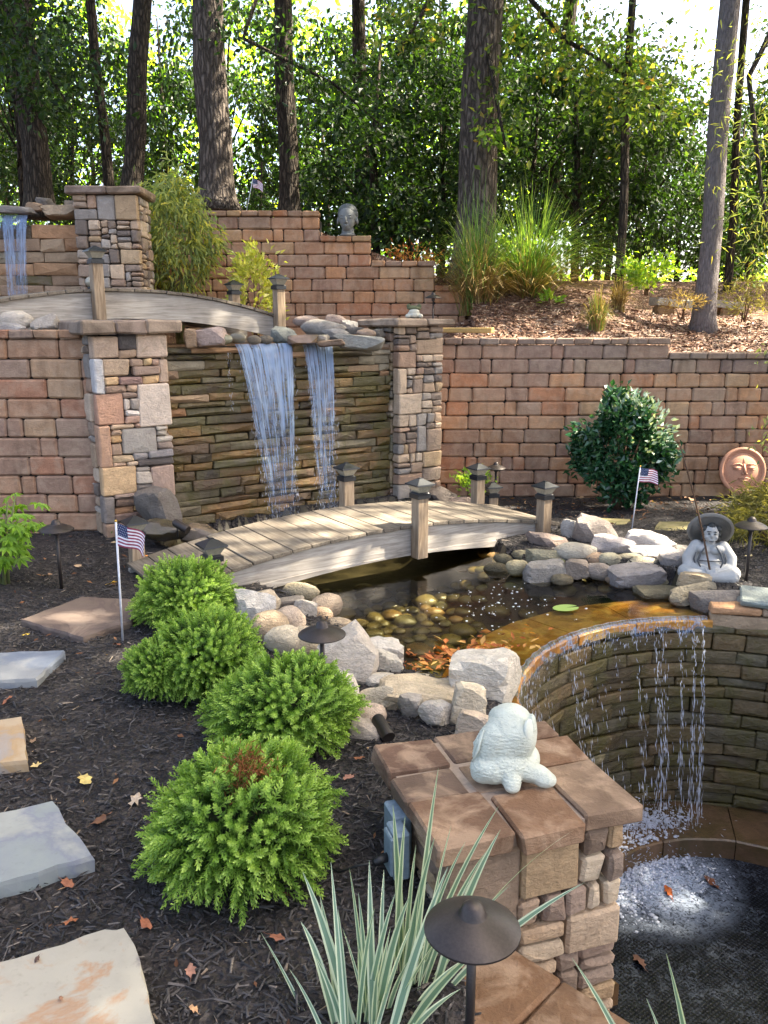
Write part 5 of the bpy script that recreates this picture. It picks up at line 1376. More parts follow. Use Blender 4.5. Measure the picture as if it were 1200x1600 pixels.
# dwarf needle shrubs
def needle_mesh(seed, nshoot=1000, rx=.30, rz=.235, lump=.22):
    rs = np.random.RandomState(seed); py = random.Random(seed)
    # even spread of shoot tips over the mound
    k = np.arange(nshoot) + .5; ph = np.arccos(1 - 1.42 * k / nshoot); th = pi * (1 + 5 ** .5) * k
    dirs = np.stack([np.cos(th) * np.sin(ph), np.sin(th) * np.sin(ph), np.cos(ph)], 1) + rs.normal(0, .06, (nshoot, 3)); dirs = unit(dirs)
    lum = np.array([noise.noise(Vector(d) * 2.3 + Vector((seed * 3.1, 0, 0))) for d in dirs]); lum2 = np.array([noise.noise(Vector(d) * 5.5 + Vector((seed * 1.7, 4, 0))) for d in dirs])
    rad = 1 + lump * lum + .16 * lum2 + rs.normal(0, .04, nshoot)
    tips = dirs * rad[:, None] * np.array([rx, rx, rz]); tips[:, 2] += .02
    L = rs.uniform(.085, .15, nshoot) * (1 - .2 * (dirs[:, 2] > .6))
    ax = unit(dirs * np.array([1, 1, .75]) + np.array([0, 0, .10]) + rs.normal(0, .22, (nshoot, 3)))
    low = dirs[:, 2] < .15; ax[low, 2] -= .35; ax = unit(ax)
    base = tips - ax * L[:, None]
    NN = 40
    t = np.tile(np.linspace(.02, 1.0, NN), (nshoot, 1)) + rs.uniform(-.02, .02, (nshoot, NN))
    an = np.arange(NN) * 2.4 + rs.uniform(0, 6, (nshoot, 1))
    o = np.stack([ax[:, 1], -ax[:, 0], 0 * ax[:, 0]], 1) + 1e-4; u = unit(o); w = np.cross(ax, u)
    out = u[:, None] * np.cos(an)[..., None] + w[:, None] * np.sin(an)[..., None]
    p0 = base[:, None] + ax[:, None] * (t * L[:, None])[..., None]
    fwd = .55 + .9 * np.clip(t, 0, 1) ** 2
    nd = unit(out + ax[:, None] * fwd[..., None])
    nl = (.0245 - .012 * np.clip(t, 0, 1) ** 3) * rs.uniform(.8, 1.15, (nshoot, NN))
    sd = unit(np.cross(nd, out + .3 * ax[:, None])) ; wd = .0042
    V = np.stack([p0 - sd * wd, p0 + nd * (nl * .55)[..., None] + sd * wd * .9, p0 + nd * nl[..., None], p0 + nd * (nl * .4)[..., None] - sd * wd * .9], 2)
    n = nshoot * NN; V = V.reshape(-1, 3); F = np.array([[0, 1, 2], [0, 2, 3]])[None] + (np.arange(n) * 4)[:, None, None]
    me = npmesh('foliage', V, F.reshape(-1, 3))
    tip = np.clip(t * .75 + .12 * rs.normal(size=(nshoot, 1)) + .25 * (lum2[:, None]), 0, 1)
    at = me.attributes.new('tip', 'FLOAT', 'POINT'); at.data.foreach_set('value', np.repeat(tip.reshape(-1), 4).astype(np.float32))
    return me
def core_mesh(rx, rz):
    V, F = ico(2); return pymesh('inner_twigs', [(v.x * rx, v.y * rx, v.z * rz) for v in V], F, True)
def tufted(name, label, x, y, sx, sy, sz, me, rz, brown=None, lift=.105):
    t = thing(name, label, 'dwarf shrub', (x, y, 0), rz, 'bright green dwarf needle shrubs in a row')
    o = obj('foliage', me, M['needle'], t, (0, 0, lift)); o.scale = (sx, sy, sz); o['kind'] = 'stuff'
    c = obj('inner_twigs', core_mesh(.2 * sx, .155 * sz), M['dark_twigs'], t, (0, 0, lift - .01))
    m = MB(); rr = random.Random(int(x * 50))
    for _ in range(9): a = rr.uniform(0, 6.28); m.tube([(0, 0, -.02), (cos(a) * .07, sin(a) * .07, .08), (cos(a) * .19, sin(a) * .19, .14)], [.012, .008, .004], 6)
    m.build('stem', M['twig'], t, True)
    return t
mat_plain('dark_twigs', S(40, 48, 26), .9, nb=.6, ns=80, var=.5)
nm = [needle_mesh(s) for s in (1, 2, 3)]
tufted('dwarf_shrub', 'dwarf needle shrub farthest from the camera, at the low end of the footbridge', -1.10, 4.42, .92, .88, .98, nm[0], 0)
tufted('dwarf_shrub', 'second dwarf needle shrub from the footbridge, lopsided with a low arm to the left', -.80, 3.56, .92, .85, 1.02, nm[1], 2.2)
o = obj('foliage', nm[2], M['needle'], bpy.data.objects['dwarf_shrub.001'], None); o.matrix_parent_inverse.identity(); o.location = Matrix.Rotation(-2.2, 3, 'Z') @ Vector((-.20, -.05, .10)); o.scale = (.62, .55, .62); o['kind'] = 'stuff'
tufted('dwarf_shrub', 'wide dwarf needle shrub touching the pale shore rocks, third from the footbridge', -.40, 3.08, 1.0, .93, .90, nm[2], 4.0)
bigm = needle_mesh(9, 1000, .30, .24, .2)
t4 = tufted('dwarf_shrub', 'biggest dwarf needle shrub nearest the camera, with a brown dead patch on its crown', -.44, 2.30, .96, .94, .98, bigm, 1.0)
# its dead brown shoots
rs = np.random.RandomState(70); n = 900
c = rs.normal(0, .032, (n, 3)) + np.array([.0, .0, .362]); c[:, 2] -= .035 + .8 * ((c[:, 0]) ** 2 + c[:, 1] ** 2) / .1 * .1
d = rand_dir(n, rs, .8); V, F = leaves(c, d, rand_dir(n, rs), rs.uniform(.015, .03, n), .004, .1)
db = obj('dead_shoots', npmesh('dead_shoots', V, F), M['needle_brown'], t4, Matrix.Rotation(-1.0, 3, 'Z') @ Vector((.03, -.03, -.005))); db['kind'] = 'stuff'

# striped blade plant in the foreground
def blade(parent, base, tip, w, sag, rng, name='leaf'):
    w *= 1.6
    base, tip = Vector(base), Vector(tip); N = 9; dv = tip - base; side = Vector((dv.y, -dv.x, 0))
    if side.length < 1e-3: side = Vector((1, 0, 0))
    side.normalize(); a = rng.uniform(-.9, .9); side = (Vector((1, 0, 0)) * cos(a) + Vector((0, 1, 0)) * sin(a)); v = []; f = []; fm = []
    ct = base.lerp(tip, .55) + Vector((0, 0, sag)) - Vector((dv.x, dv.y, 0)) * .14
    for i in range(N + 1):
        q = i / N; p = base * (1 - q) ** 2 + ct * 2 * q * (1 - q) + tip * q * q
        ww = w * (.55 + .45 * min(1, q * 3)) * (1 - q ** 2.6) + .0006
        keel = Vector((0, 0, -1)) * ww * .22 + Vector((0, 1, 0)) * ww * .12
        for e, kf in ((-1, 0), (-.52, .75), (0, 1), (.52, .75), (1, 0)): v.append(p + side * (ww * .5 * e) + keel * kf - base)
    for i in range(N):
        for k in range(4): b = i * 5 + k; f.append((b, b + 1, b + 6, b + 5)); fm.append(1 if k in (0, 3) else 0)
    return obj(name, pymesh('leaf', v, f, True, fm), [M['blade_green'], M['blade_cream']], parent, base - parent.location)
rg = random.Random(19)
bpA = PZ(575, 1640, 0); bpB = PZ(668, 1500, 0); bpC = Vector((.62, 1.36, -.06))
bpB = Vector((.07, 1.83, 0))
tA = thing('striped_grass_plant', 'striped green and cream blade plant filling the bottom centre in front of the path light', 'blade plant', bpA)
tB = thing('striped_grass_plant', 'striped blade plant growing at the foot of the foreground pier behind the big path light', 'blade plant', bpB)
tC = thing('striped_grass_plant', 'striped blade plant showing only its tips at the bottom right edge', 'blade plant', bpC)
TA = [(473, 1362, .020), (407, 1456, .011), (452, 1514, .010), (517, 1346, .010), (546, 1357, .010), (577, 1344, .014), (600, 1359, .010), (560, 1395, .012), (500, 1400, .014), (528, 1420, .010), (535, 1450, .012), (618, 1395, .012), (640, 1400, .014), (655, 1420, .010), (585, 1420, .012), (700, 1354, .016), (470, 1440, .014), (763, 1473, .016), (745, 1490, .013), (811, 1525, .014), (430, 1560, .010), (700, 1450, .013), (668, 1470, .012), (610, 1450, .012), (560, 1480, .012), (490, 1490, .012), (640, 1500, .010), (440, 1595, .012), (720, 1545, .013), (780, 1570, .012), (515, 1540, .012), (590, 1520, .010), (690, 1400, .011)]
for px, py, w in TA:
    tp = PY(px, py, 1.78 + rg.uniform(-.2, .2)); b = bpA + Vector(((px - 590) / 1310 * .55 + rg.uniform(-.03, .03), rg.uniform(-.05, .12), -.03)); blade(tA, b, tp, w, rg.uniform(.02, .08), rg)
for _ in range(46): TA.append((rg.gauss(600, 85), rg.uniform(1400, 1580), rg.uniform(.008, .013)))
TB = [(614, 1258, .013), (633, 1275, .014), (685, 1200, .015), (679, 1309, .013), (727, 1316, .008), (779, 1260, .010), (782, 1296, .016), (896, 1297, .014), (913, 1379, .016), (797, 1383, .009), (760, 1330, .010), (650, 1320, .010), (705, 1290, .010), (740, 1370, .012), (668, 1360, .012)]
for px, py, w in TB:
    tp = PY(px, py, 1.86 + rg.uniform(-.08, .08)); b = bpB + Vector(((px - 700) / 1310 * .5 + rg.uniform(-.02, .02), rg.uniform(-.06, .03), -.03)); blade(tB, b, tp, w, rg.uniform(.02, .06), rg)
for px, py, w in ((894, 1497, .012), (1041, 1490, .013), (1010, 1560, .009)):
    tp = PY(px, py, 1.42); b = bpC + Vector(((px - 950) / 1310 * .5, rg.uniform(-.05, .02), -.02)); blade(tC, b, tp, w, .03, rg)

# generic leafy plant: stems and leaves spread through an ellipsoid
def shrub(name, label, base, rx, ry, h, n, LW, mat, seed, cat_='shrub', clumps=26, droop=.0, stems=7, up=.5, hollow=.55, group=None, bottom=.1, stem_mat='twig', shape=1.0, sep=False):
    rs = np.random.RandomState(seed); py = random.Random(seed); t = thing(name, label, cat_, base, 0, group)
    c = rand_dir(clumps, rs); rr = rs.uniform(hollow, 1, (clumps, 1)) ** .6; c = c * rr
    c[:, 2] = (c[:, 2] * .5 + .5)
    wz = 1 - .35 * np.abs(c[:, 2] - .5) * shape
    C_ = np.stack([c[:, 0] * rx * wz, c[:, 1] * ry * wz, bottom * h + c[:, 2] * h * (1 - bottom)], 1)
    k = rs.randint(0, clumps, n); sp = rs.normal(0, 1, (n, 3)) * np.array([rx, ry, h * .5]) * (.9 / clumps ** .5)
    P_ = C_[k] + sp; P_[:, 2] = np.abs(P_[:, 2])
    d = unit(P_ * np.array([1, 1, .3]) - np.array([0, 0, .1 * h])) * .6 + rand_dir(n, rs) * .8; d[:, 2] += up - droop * 2
    L = rs.uniform(.75, 1.25, n) * LW[0]; V, F = leaves(P_, d, rand_dir(n, rs, 1.5), L, L * LW[1] / LW[0], .18, .15 + droop * .2)
    o = obj('foliage', npmesh('foliage', V, F), M[mat], t); o['kind'] = 'stuff'
    m = MB()
    for i in range(stems):
        q = Vector(C_[py.randrange(clumps)]) * .9; m.tube([(py.uniform(-.03, .03), py.uniform(-.03, .03), -.05), q * .45 + Vector((0, 0, .1 * h)), q], [.012 * h ** .5, .008 * h ** .5, .003], 6)
    m.build('stem', M[stem_mat], t, True); return t
p = PZ(965, 793, -.1); shrub('leafy_shrub', 'dense dark green shrub with pale sunlit upper leaves before the long block wall', (p.x, 7.75, -.1), .43, .38, 1.06, 5400, (.074, .044), 'camellia_leaf', 5, clumps=60, up=.25, hollow=.45, stems=12, bottom=.03)
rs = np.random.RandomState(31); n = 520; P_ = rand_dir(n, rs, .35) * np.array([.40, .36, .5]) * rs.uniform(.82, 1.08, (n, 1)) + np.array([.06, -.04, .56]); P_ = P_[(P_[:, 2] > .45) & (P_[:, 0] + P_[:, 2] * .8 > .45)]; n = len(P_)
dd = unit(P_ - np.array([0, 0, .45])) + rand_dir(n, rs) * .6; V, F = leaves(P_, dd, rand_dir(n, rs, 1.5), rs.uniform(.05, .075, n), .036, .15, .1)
o = obj('glare_leaves', npmesh('glare_leaves', V, F), M['glare_leaf'], bpy.data.objects['leafy_shrub']); o['kind'] = 'stuff'  # pale leaves on the upper right stand in for sun glare
p = PZ(738, 795, -.08); shrub('young_shrub', 'small light green bush between the narrow pier and the low lamps', (p.x, 7.9, -.1), .17, .15, .34, 420, (.05, .02), 'bright_leaf', 6, clumps=12)
p = PY(278, 470, 9.6); shrub('willow_shrub', 'tall feathery pale green shrub with drooping thin leaves against the stepped wall', (p.x, 9.6, 1.42), .52, .45, 1.78, 3600, (.105, .020), 'willow_leaf', 7, clumps=60, droop=.45, up=.0, hollow=.3, stems=14, stem_mat='stem_green', bottom=.22)
p = PY(400, 480, 9.2); shrub('variegated_shrub', 'small yellow-green bush behind the end post of the upper footbridge', (p.x - .02, 9.3, 1.5), .29, .25, .82, 900, (.075, .034), 'yellow_leaf', 8, clumps=24, hollow=.3, stems=8)
p = PY(1178, 860, 6.2); shrub('feathery_conifer', 'olive feathery bush before the clay face plaque at the right edge', (3.0, 6.2, -.1), .55, .42, .50, 5200, (.075, .007), 'feather_leaf', 9, clumps=46, droop=.15, up=.1, hollow=.3, stems=10)
p = PY(640, 410, 10.7); shrub('dry_shrub', 'low reddish dry bush behind the lowest steps of the upper wall', (p.x, 10.75, 2.1), .32, .2, .38, 420, (.06, .02), 'dry_leaf', 10, clumps=14)
p = PY(860, 480, 10.0); shrub('young_plant', 'small bright leafed seedling on the sunlit bank', (p.x, 10.0, 1.78), .10, .1, .16, 40, (.09, .05), 'bright_leaf', 11, clumps=6)
p = PY(835, 390, 12.0); shrub('young_plant', 'yellow-green low plant at the wood edge left of the slab bench', (PY(1010, 470, 11.6).x, 11.6, 2.0), .35, .25, .45, 500, (.08, .045), 'bright_leaf', 12, clumps=14)
p = PY(1110, 500, 10.2); shrub('weedy_plant', 'grey-green straggly weed in front of the slab bench', (p.x + .35, 10.1, 1.66), .32, .2, .42, 520, (.06, .012), 'feather_leaf', 13, clumps=18)
shrub('weedy_plant', 'pale dry weed at the left end of the slab bench', (PY(1065, 505, 10.0).x, 10.0, 1.66), .2, .15, .3, 300, (.07, .008), 'grass_dry', 14, clumps=12)
shrub('weedy_plant', 'dark low weed in the mulch at the foot of the broad pier', (PZ(200, 842, 0).x, 6.15, 0), .05, .05, .06, 18, (.03, .014), 'grass_green', 15, clumps=4)
# overhanging branch at the right edge
def branch():
    rs = np.random.RandomState(21); t = thing('overhanging_branch', 'leafy branch hanging into the view at the right edge over the long wall', 'tree branch', (3.95, 7.6, 1.0))
    m = MB(); P_ = []; rr = random.Random(3)
    root = Vector((.75, .3, 1.2)); m.tube([root + Vector((.2, .2, -2.3)), root + Vector((.1, .1, -.8)), root], [.05, .045, .035], 8)
    for i in range(22):
        e = Vector((rr.uniform(-.62, .3), rr.uniform(-.3, .3), rr.uniform(-.5, 1.1))); md = root.lerp(e, .5) + Vector((0, 0, .12)); m.tube([root, md, e], [.014, .008, .003], 6)
        for _ in range(60): q = rr.uniform(.35, 1.05); P_.append(root * (1 - q) ** 2 + md * 2 * q * (1 - q) + e * q * q + Vector((rr.gauss(0, .05), rr.gauss(0, .05), rr.gauss(0, .05))))
    m.build('branch', M['twig'], t, True); P_ = np.array(P_); n = len(P_); d = rand_dir(n, rs, -.4)
    L = rs.uniform(.04, .075, n); V, F = leaves(P_, d, rand_dir(n, rs, 1), L, L * .36, .2, .1); o = obj('foliage', npmesh('foliage', V, F), M['willow_leaf'], t); o['kind'] = 'stuff'
branch()
# lobed leaf plant at the left edge: every leaf a part, one mesh
def lobed():
    v = [(0, 0, 0)]; f = []
    N = 7
    ang = np.linspace(radians(-118), radians(118), N); pts = []
    for i, a in enumerate(ang):
        L = .078 * (1 - .35 * abs(i - 3) / 3); am = a
        tip = (sin(am) * L, cos(am) * L + .03, -.012 - .1 * L)
        if i > 0:
            b = (ang[i - 1] + a) / 2; pts.append((sin(b) * .030, cos(b) * .030 + .03, .002))
        w = .012; s1 = (sin(am) * L * .6 - cos(am) * w, cos(am) * L * .6 + .03 + sin(am) * w, .004); s2 = (sin(am) * L * .6 + cos(am) * w, cos(am) * L * .6 + .03 - sin(am) * w, .004)
        pts += [s1, tip, s2]
    v += [(0, .03, .006)] + pts; n = len(pts)
    f = [(1, 2 + i + 1, 2 + i) for i in range(n - 1)]
    stem = len(v); v += [(-.002, -.06, -.02), (.002, -.06, -.02), (.002, .03, .004), (-.002, .03, .004)]; f.append((stem, stem + 1, stem + 2, stem + 3))
    me = pymesh('leaf', v, f); me.materials.append(M['bright_leaf']); return me
t = thing('lobed_plant', 'bright green plant with deeply lobed leaves at the left edge before the block wall', 'garden plant', (-2.42, 5.10, 0))
lm = lobed(); rr = random.Random(8); m = MB()
for k in range(7):
    a = rr.uniform(0, 6.28); top = Vector((cos(a) * rr.uniform(.05, .2) - .04, sin(a) * .12, rr.uniform(.3, .66))); m.tube([(rr.uniform(-.03, .03), rr.uniform(-.03, .03), -.03), top * .5 + Vector((0, 0, .05)), top], [.011, .008, .005], 7)
    for i in range(13):
        q = rr.uniform(.35, 1.0); b = rr.uniform(0, 6.28); L = rr.uniform(.06, .14); pp = top * q + Vector((cos(b) * L, sin(b) * L, rr.uniform(-.02, .08)))
        o = obj('leaf', lm, None, t, pp); o.rotation_euler = (rr.uniform(-.75, .1), rr.uniform(-.4, .4), b - pi / 2); s = rr.uniform(.8, 1.25); o.scale = (s, s, s)
m.build('stem', M['stem_green'], t, True)

# arching grasses
def grass(name, label, base, n, H, spread, mats, seed, w=.008, split=.6):
    rs = np.random.RandomState(seed); t = thing(name, label, 'ornamental grass', base)
    for part, (mat, frac, hs) in enumerate(mats):
        k = int(n * frac); a = rs.uniform(0, 2 * pi, k); lean = rs.uniform(.1, 1, k) ** .75 * spread; h = rs.uniform(.55, 1.05, k) * H * hs; b = rs.normal(0, .06 * H, (k, 2))
        q = np.linspace(0, 1, 7)[None]; r = lean[:, None] * q ** 1.35; z = h[:, None] * (1.3 * q - .95 * (lean / spread)[:, None] ** 1.3 * q ** 2.6)
        X = b[:, :1] + np.cos(a)[:, None] * r; Y = b[:, 1:] + np.sin(a)[:, None] * r; C_ = np.stack([X, Y, z], 2)
        sd = np.stack([-np.sin(a), np.cos(a), 0 * a], 1)[:, None] * (w * (1 - q ** 3) * .5 + .0007)[..., None]
        V = np.stack([C_ - sd, C_ + sd], 2).reshape(-1, 3); i = np.arange(k)[:, None] * 14 + np.arange(6)[None] * 2; i = i.reshape(-1, 1)
        F = np.concatenate([i, i + 1, i + 3, i + 2], 1); o = obj('blades', npmesh('blades', V, F), M[mat], t); o['kind'] = 'stuff'
    return t
p = PY(765, 470, 10.2); grass('fountain_grass', 'tall straw and green grass clump in front of the thick brown tree', (PY(748, 480, 10.2).x, 10.2, 1.68), 750, 1.22, .9, [('grass_green', .4, 1.15), ('grass_dry', .9, .72)], 3)
grass('fountain_grass', 'wide arching green grass clump on the bank right of the thick brown tree', (PY(828, 475, 10.4).x, 10.45, 1.76), 1000, 1.2, 1.5, [('grass_green', .75, 1.1), ('grass_dry', .5, .62)], 5)
grass('fountain_grass', 'small dry upright grass tuft at the edge of the sunlit bank', (PY(935, 515, 9.2).x, 9.3, 1.50), 420, .50, .24, [('grass_dry', .6, .9), ('grass_green', .4, .8)], 6, .006)
grass('fountain_grass', 'reddish dry grass tuft behind the small upright tuft', (PY(960, 500, 10.0).x + .1, 10.2, 1.72), 300, .42, .3, [('grass_dry', 1, .9)], 9, .006)
p = PY(695, 450, 10.4); grass('fountain_grass', 'thin grey grass sprig over the lowest step of the upper wall', (p.x, 10.5, 1.95), 60, .14, .2, [('grass_dry', 1, 1)], 7, .006)

# ------------------------------------------------------------------ chips and fallen leaves
def chips(name, n, sampler, mat, seed, L=(.012, .045), W=(.003, .010)):
    rs = np.random.RandomState(seed); P_ = sampler(n, rs); n = len(P_); a = rs.uniform(0, 2 * pi, n); pit = rs.normal(0, .28, n)
    d = np.stack([np.cos(a) * np.cos(pit), np.sin(a) * np.cos(pit), np.sin(pit)], 1); up = unit(np.stack([rs.normal(0, .4, n), rs.normal(0, .4, n), np.ones(n)], 1)); s = unit(np.cross(d, up)); u = np.cross(s, d)
    l = (rs.uniform(*L, n) * rs.choice([.6, 1, 1, 1.5], n))[:, None] * .5; w = rs.uniform(*W, n)[:, None] * .5; h = w * .7
    V = np.stack([P_ - d * l - s * w, P_ - d * l + s * w, P_ + d * l * .9 + s * w * .6, P_ + d * l - s * w * .7, P_ + u * h - d * l * .7, P_ + u * h + d * l * .6], 1).reshape(-1, 3)
    F = np.array([[0, 4, 5], [0, 5, 3], [1, 2, 5], [1, 5, 4], [0, 1, 4], [2, 3, 5]])[None] + (np.arange(n) * 6)[:, None, None]
    return tag(obj(name, npmesh(name, V, F.reshape(-1, 3)), M[mat]), kind='stuff')
def on_ground(xr, yr, ok, near=1.0):
    def f(n, rs):
        y = yr[0] + (yr[1] - yr[0]) * rs.uniform(0, 1, n) ** near; x = rs.uniform(xr[0], xr[1], n) * (.45 + .55 * y / yr[1])
        out = [(a, b, ground_z(a, b) + rs.uniform(.0, .012)) for a, b in zip(x, y) if ok(a, b)]
        return np.array(out)
    return f
def free_low(x, y):
    z = ground_z(x, y); return -.3 < z < .3 and not inpoly(x, y, POND) and not inpoly(x, y, BASIN)
chips('mulch_chips', 42000, on_ground((-2.9, 3.4), (1.35, 7.9), free_low, 1.7), 'chip_black', 3)
chips('bark_chips', 9000, lambda n, rs: np.array([(a, b, ground_z(a, b) + .006) for a, b in zip(rs.uniform(.75, 4.6, n), 8.62 + 2.9 * rs.uniform(0, 1, n) ** 1.3)]), 'chip_brown', 4, (.03, .10), (.008, .03))
def leaf_obj(label, px, py, col, size, seed, z=None, cat_='leaf', group='fallen leaves on the mulch', mat='fallen_leaf', shape='oak'):
    r = random.Random(seed); p = PZ(px, py, .01 if z is None else z)
    if z is None: p = PZ(px, py, ground_z(p.x, p.y) + .014)
    n = 14; v = [(0, 0, .004)]; 
    for i in range(n):
        a = 2 * pi * i / n; rr_ = (.5 if i % 2 else .36) * (1 if shape == 'oak' else .8) * (1.5 if i in (0,) else 1) * (1.15 if i == 7 else 1) * r.uniform(.85, 1.15)
        v.append((cos(a) * rr_ * size, sin(a) * rr_ * size * .6, r.uniform(-.05, .22) * size * (.5 + .5 * abs(sin(a)))))
    f = [(0, 1 + i, 1 + (i + 1) % n) for i in range(n)]
    k = len(v); v += [(-.5 * size, -.01 * size, 0.02 * size), (-.5 * size, .02 * size, .02 * size), (-.95 * size, .03 * size, .1 * size)]; f.append((k, k + 1, k + 2))
    o = obj('leaf', pymesh('fallen_leaf', v, f, True), M[mat], None, p, r.uniform(0, 6.28), col); o.name = 'fallen_leaf'; o.rotation_euler = (r.uniform(-.25, .25), r.uniform(-.25, .25), r.uniform(0, 6.28))
    return tag(o, label, cat_, group)
YEL, OCH, RUS, BRN, PAL = S(206, 176, 80), S(196, 160, 96), S(146, 94, 68), S(120, 80, 58), S(196, 182, 164)
for i, a in enumerate([
 ('yellow tan leaf with a pale underside, left of the biggest dwarf shrub', 134, 1219, S(206, 182, 110), .075), ('pale tan narrow leaf lying close to the biggest dwarf shrub', 212, 1250, S(184, 166, 146), .07),
 ('brown curled leaf with a yellow edge right of the smooth grey flagstone', 158, 1281, S(112, 78, 56), .075), ('reddish leaf on the mulch below the smooth grey flagstone', 106, 1380, RUS, .05), ('rusty orange leaf between the grey and the largest flagstones', 110, 1440, S(156, 98, 66), .045),
 ('orange star-shaped leaf above the corner of the largest flagstone', 227, 1443, S(156, 98, 70), .05), ('salmon rounded leaf right of the largest flagstone', 298, 1518, S(164, 120, 102), .05), ('small tan leaf at the bottom right of the largest flagstone', 303, 1577, S(204, 160, 120), .035),
 ('cream leaf beside the tan flagstone cut by the photo edge', 57, 1196, S(206, 184, 130), .05), ('rusty leaf between the two blue and tan flagstones', 12, 1094, RUS, .06), ('tan curled leaf near the tan flagstone', 52, 1158, S(156, 126, 100), .05),
 ('yellow maple leaf behind the left flag pole', 173, 912, S(214, 170, 60), .08), ('orange leaf in front of the leftmost bridge post', 226, 868, S(204, 130, 60), .07), ('tan leaf in the mulch right of the left path light', 122, 885, S(190, 160, 128), .07),
 ('light brown leaf in the mulch below the broad pier', 74, 899, S(176, 140, 110), .08), ('orange brown leaf by the base of the left flag pole', 183, 1007, RUS, .05), ('rust leaf below the biggest dwarf shrub', 432, 1465, S(140, 92, 72), .05),
 ('brown leaf beside the black tube spotlight', 560, 1185, S(150, 100, 76), .05), ('dull pink leaf on the mulch above the outlet box', 545, 1215, S(160, 116, 100), .05), ('pale leaf right of the stick figure near the right path light', 1160, 918, S(214, 204, 184), .08),
 ('straw leaf on the mulch under the feathery bush', 1170, 870, S(206, 190, 150), .09), ('tan leaf on the mulch before the leafy shrub', 905, 778, S(190, 156, 120), .10), ('pale leaf on the mulch behind the pointed shore rock', 1000, 798, S(170, 130, 104), .09),
 ('brown leaf under the wall left of the leafy shrub', 840, 775, S(140, 96, 70), .10), ('dead leaf at the foot of the long wall', 1075, 780, S(176, 140, 110), .11), ('small yellow leaf at the top left of the black mulch', 40, 992, S(200, 170, 70), .04)]):
    leaf_obj(*a, seed=i)
leaf_obj('orange leaf lying on the bridge planks', 562, 806, S(206, 100, 50), .06, 41, None, group='fallen leaves on the bridge')
bpy.data.objects[[o.name for o in bpy.data.objects if o.get('label', '').startswith('orange leaf lying on')][0]].location = PZ(562, 806, .205)
leaf_obj('brown curled leaf on the largest flagstone', 58, 1498, S(86, 64, 56), .022, 42, .05, group='leaf scraps on the flagstone'); leaf_obj('thin leaf scrap low on the largest flagstone', 95, 1560, S(140, 104, 84), .02, 43, .05, group='leaf scraps on the flagstone')
leaf_obj('orange leaf floating near the froth in the dark basin', 1045, 1394, S(176, 92, 44), .09, 44, BZ + .01, group='leaves floating in the basin'); leaf_obj('rust leaf floating near the basin ledge at the right', 1165, 1322, S(150, 80, 50), .09, 45, BZ + .01, group='leaves floating in the basin')
leaf_obj('small yellow leaf floating in the dark basin', 1105, 1328, S(206, 196, 80), .05, 46, BZ + .01, group='leaves floating in the basin'); leaf_obj('brown leaf floating in the middle of the basin', 1112, 1380, S(120, 76, 54), .11, 47, BZ + .01, group='leaves floating in the basin')
leaf_obj('brown leaf scrap floating beside the pier stones in the basin', 1000, 1503, S(110, 80, 66), .10, 48, BZ + .01, group='leaves floating in the basin')
rs = np.random.RandomState(55); P_ = []
while len(P_) < 700:
    if rs.rand() < .62: x, y = rs.uniform(.6, 4.4), 8.35 - abs(rs.normal(0, .75))
    else: y = 1.3 + 5 * rs.rand(); x = rs.uniform(-2.6, .4) * (.4 + y / 8)
    if free_low(x, y): P_.append((x, y, ground_z(x, y) + rs.uniform(.006, .02)))
P_ = np.array(P_); n = len(P_); d = rand_dir(n, rs); d[:, 2] *= .3; L = rs.uniform(.015, .06, n) * (.45 + .08 * P_[:, 1]); V, F = leaves(P_, d, np.tile([0, 0, 1.0], (n, 1)) + rs.normal(0, .35, (n, 3)), L, L * rs.uniform(.2, .6, n), .15)
tag(obj('leaf_litter', npmesh('leaf_litter', V, F), M['litter']), kind='stuff')
# pale green pad floating on the pond
p = PZ(884, 950, WZ + .004); n = 20; v = [(0, 0, .003)] + [(cos(a) * .085, sin(a) * .06, .002) for a in np.linspace(.15, 2 * pi - .15, n)]
tag(obj('lily_pad', pymesh('lily_pad', v, [(0, 1 + i, 2 + i) for i in range(n - 1)]), M['lily_leaf'], None, p, .3), 'single pale green leaf pad floating on the pond near the spill edge', 'lily pad')
# drift of orange leaves caught at the spill edge, and the specks of foam
rs = np.random.RandomState(9); P_ = []
while len(P_) < 210:
    px, py = rs.normal(0, 1), rs.normal(0, 1); q = PZ(722 + px * 52 - py * 10, 1018 + py * 11 - px * 7, WZ + .006 + abs(rs.normal(0, .006)))
    if inpoly(q.x, q.y, POND): P_.append(q)
P_ = np.array([tuple(q) for q in P_]); n = len(P_); d = rand_dir(n, rs); d[:, 2] *= .25; L = rs.uniform(.03, .075, n); V, F = leaves(P_, d, np.tile([0, 0, 1.0], (n, 1)) + rs.normal(0, .3, (n, 3)), L, L * rs.uniform(.25, .6, n), .12)
tag(obj('leaf_drift', npmesh('leaf_drift', V, F), M['dry_leaf']), kind='stuff')
V, F = ico(1); VV = []; FF = []; k = 0
for i in range(110):
    if i < 80: q = PZ(760 + rs.normal(0, 45) , 946 + rs.normal(0, 18), WZ + .002)
    else: q = PZ(760 + rs.normal(0, 90), 935 + rs.normal(0, 22), WZ + .002)
    if not inpoly(q.x, q.y, POND): continue
    r = rs.uniform(.002, .005) * rs.choice([1, 1, 2]); VV += [(q.x + d_.x * r, q.y + d_.y * r, q.z + d_.z * r * .35) for d_ in V]; FF += [tuple(j + k for j in f) for f in F]; k += len(V)
mat_plain('foam', S(236, 236, 232), .5)
tag(obj('foam_specks', pymesh('foam_specks', VV, FF, True), M['foam']), kind='stuff')

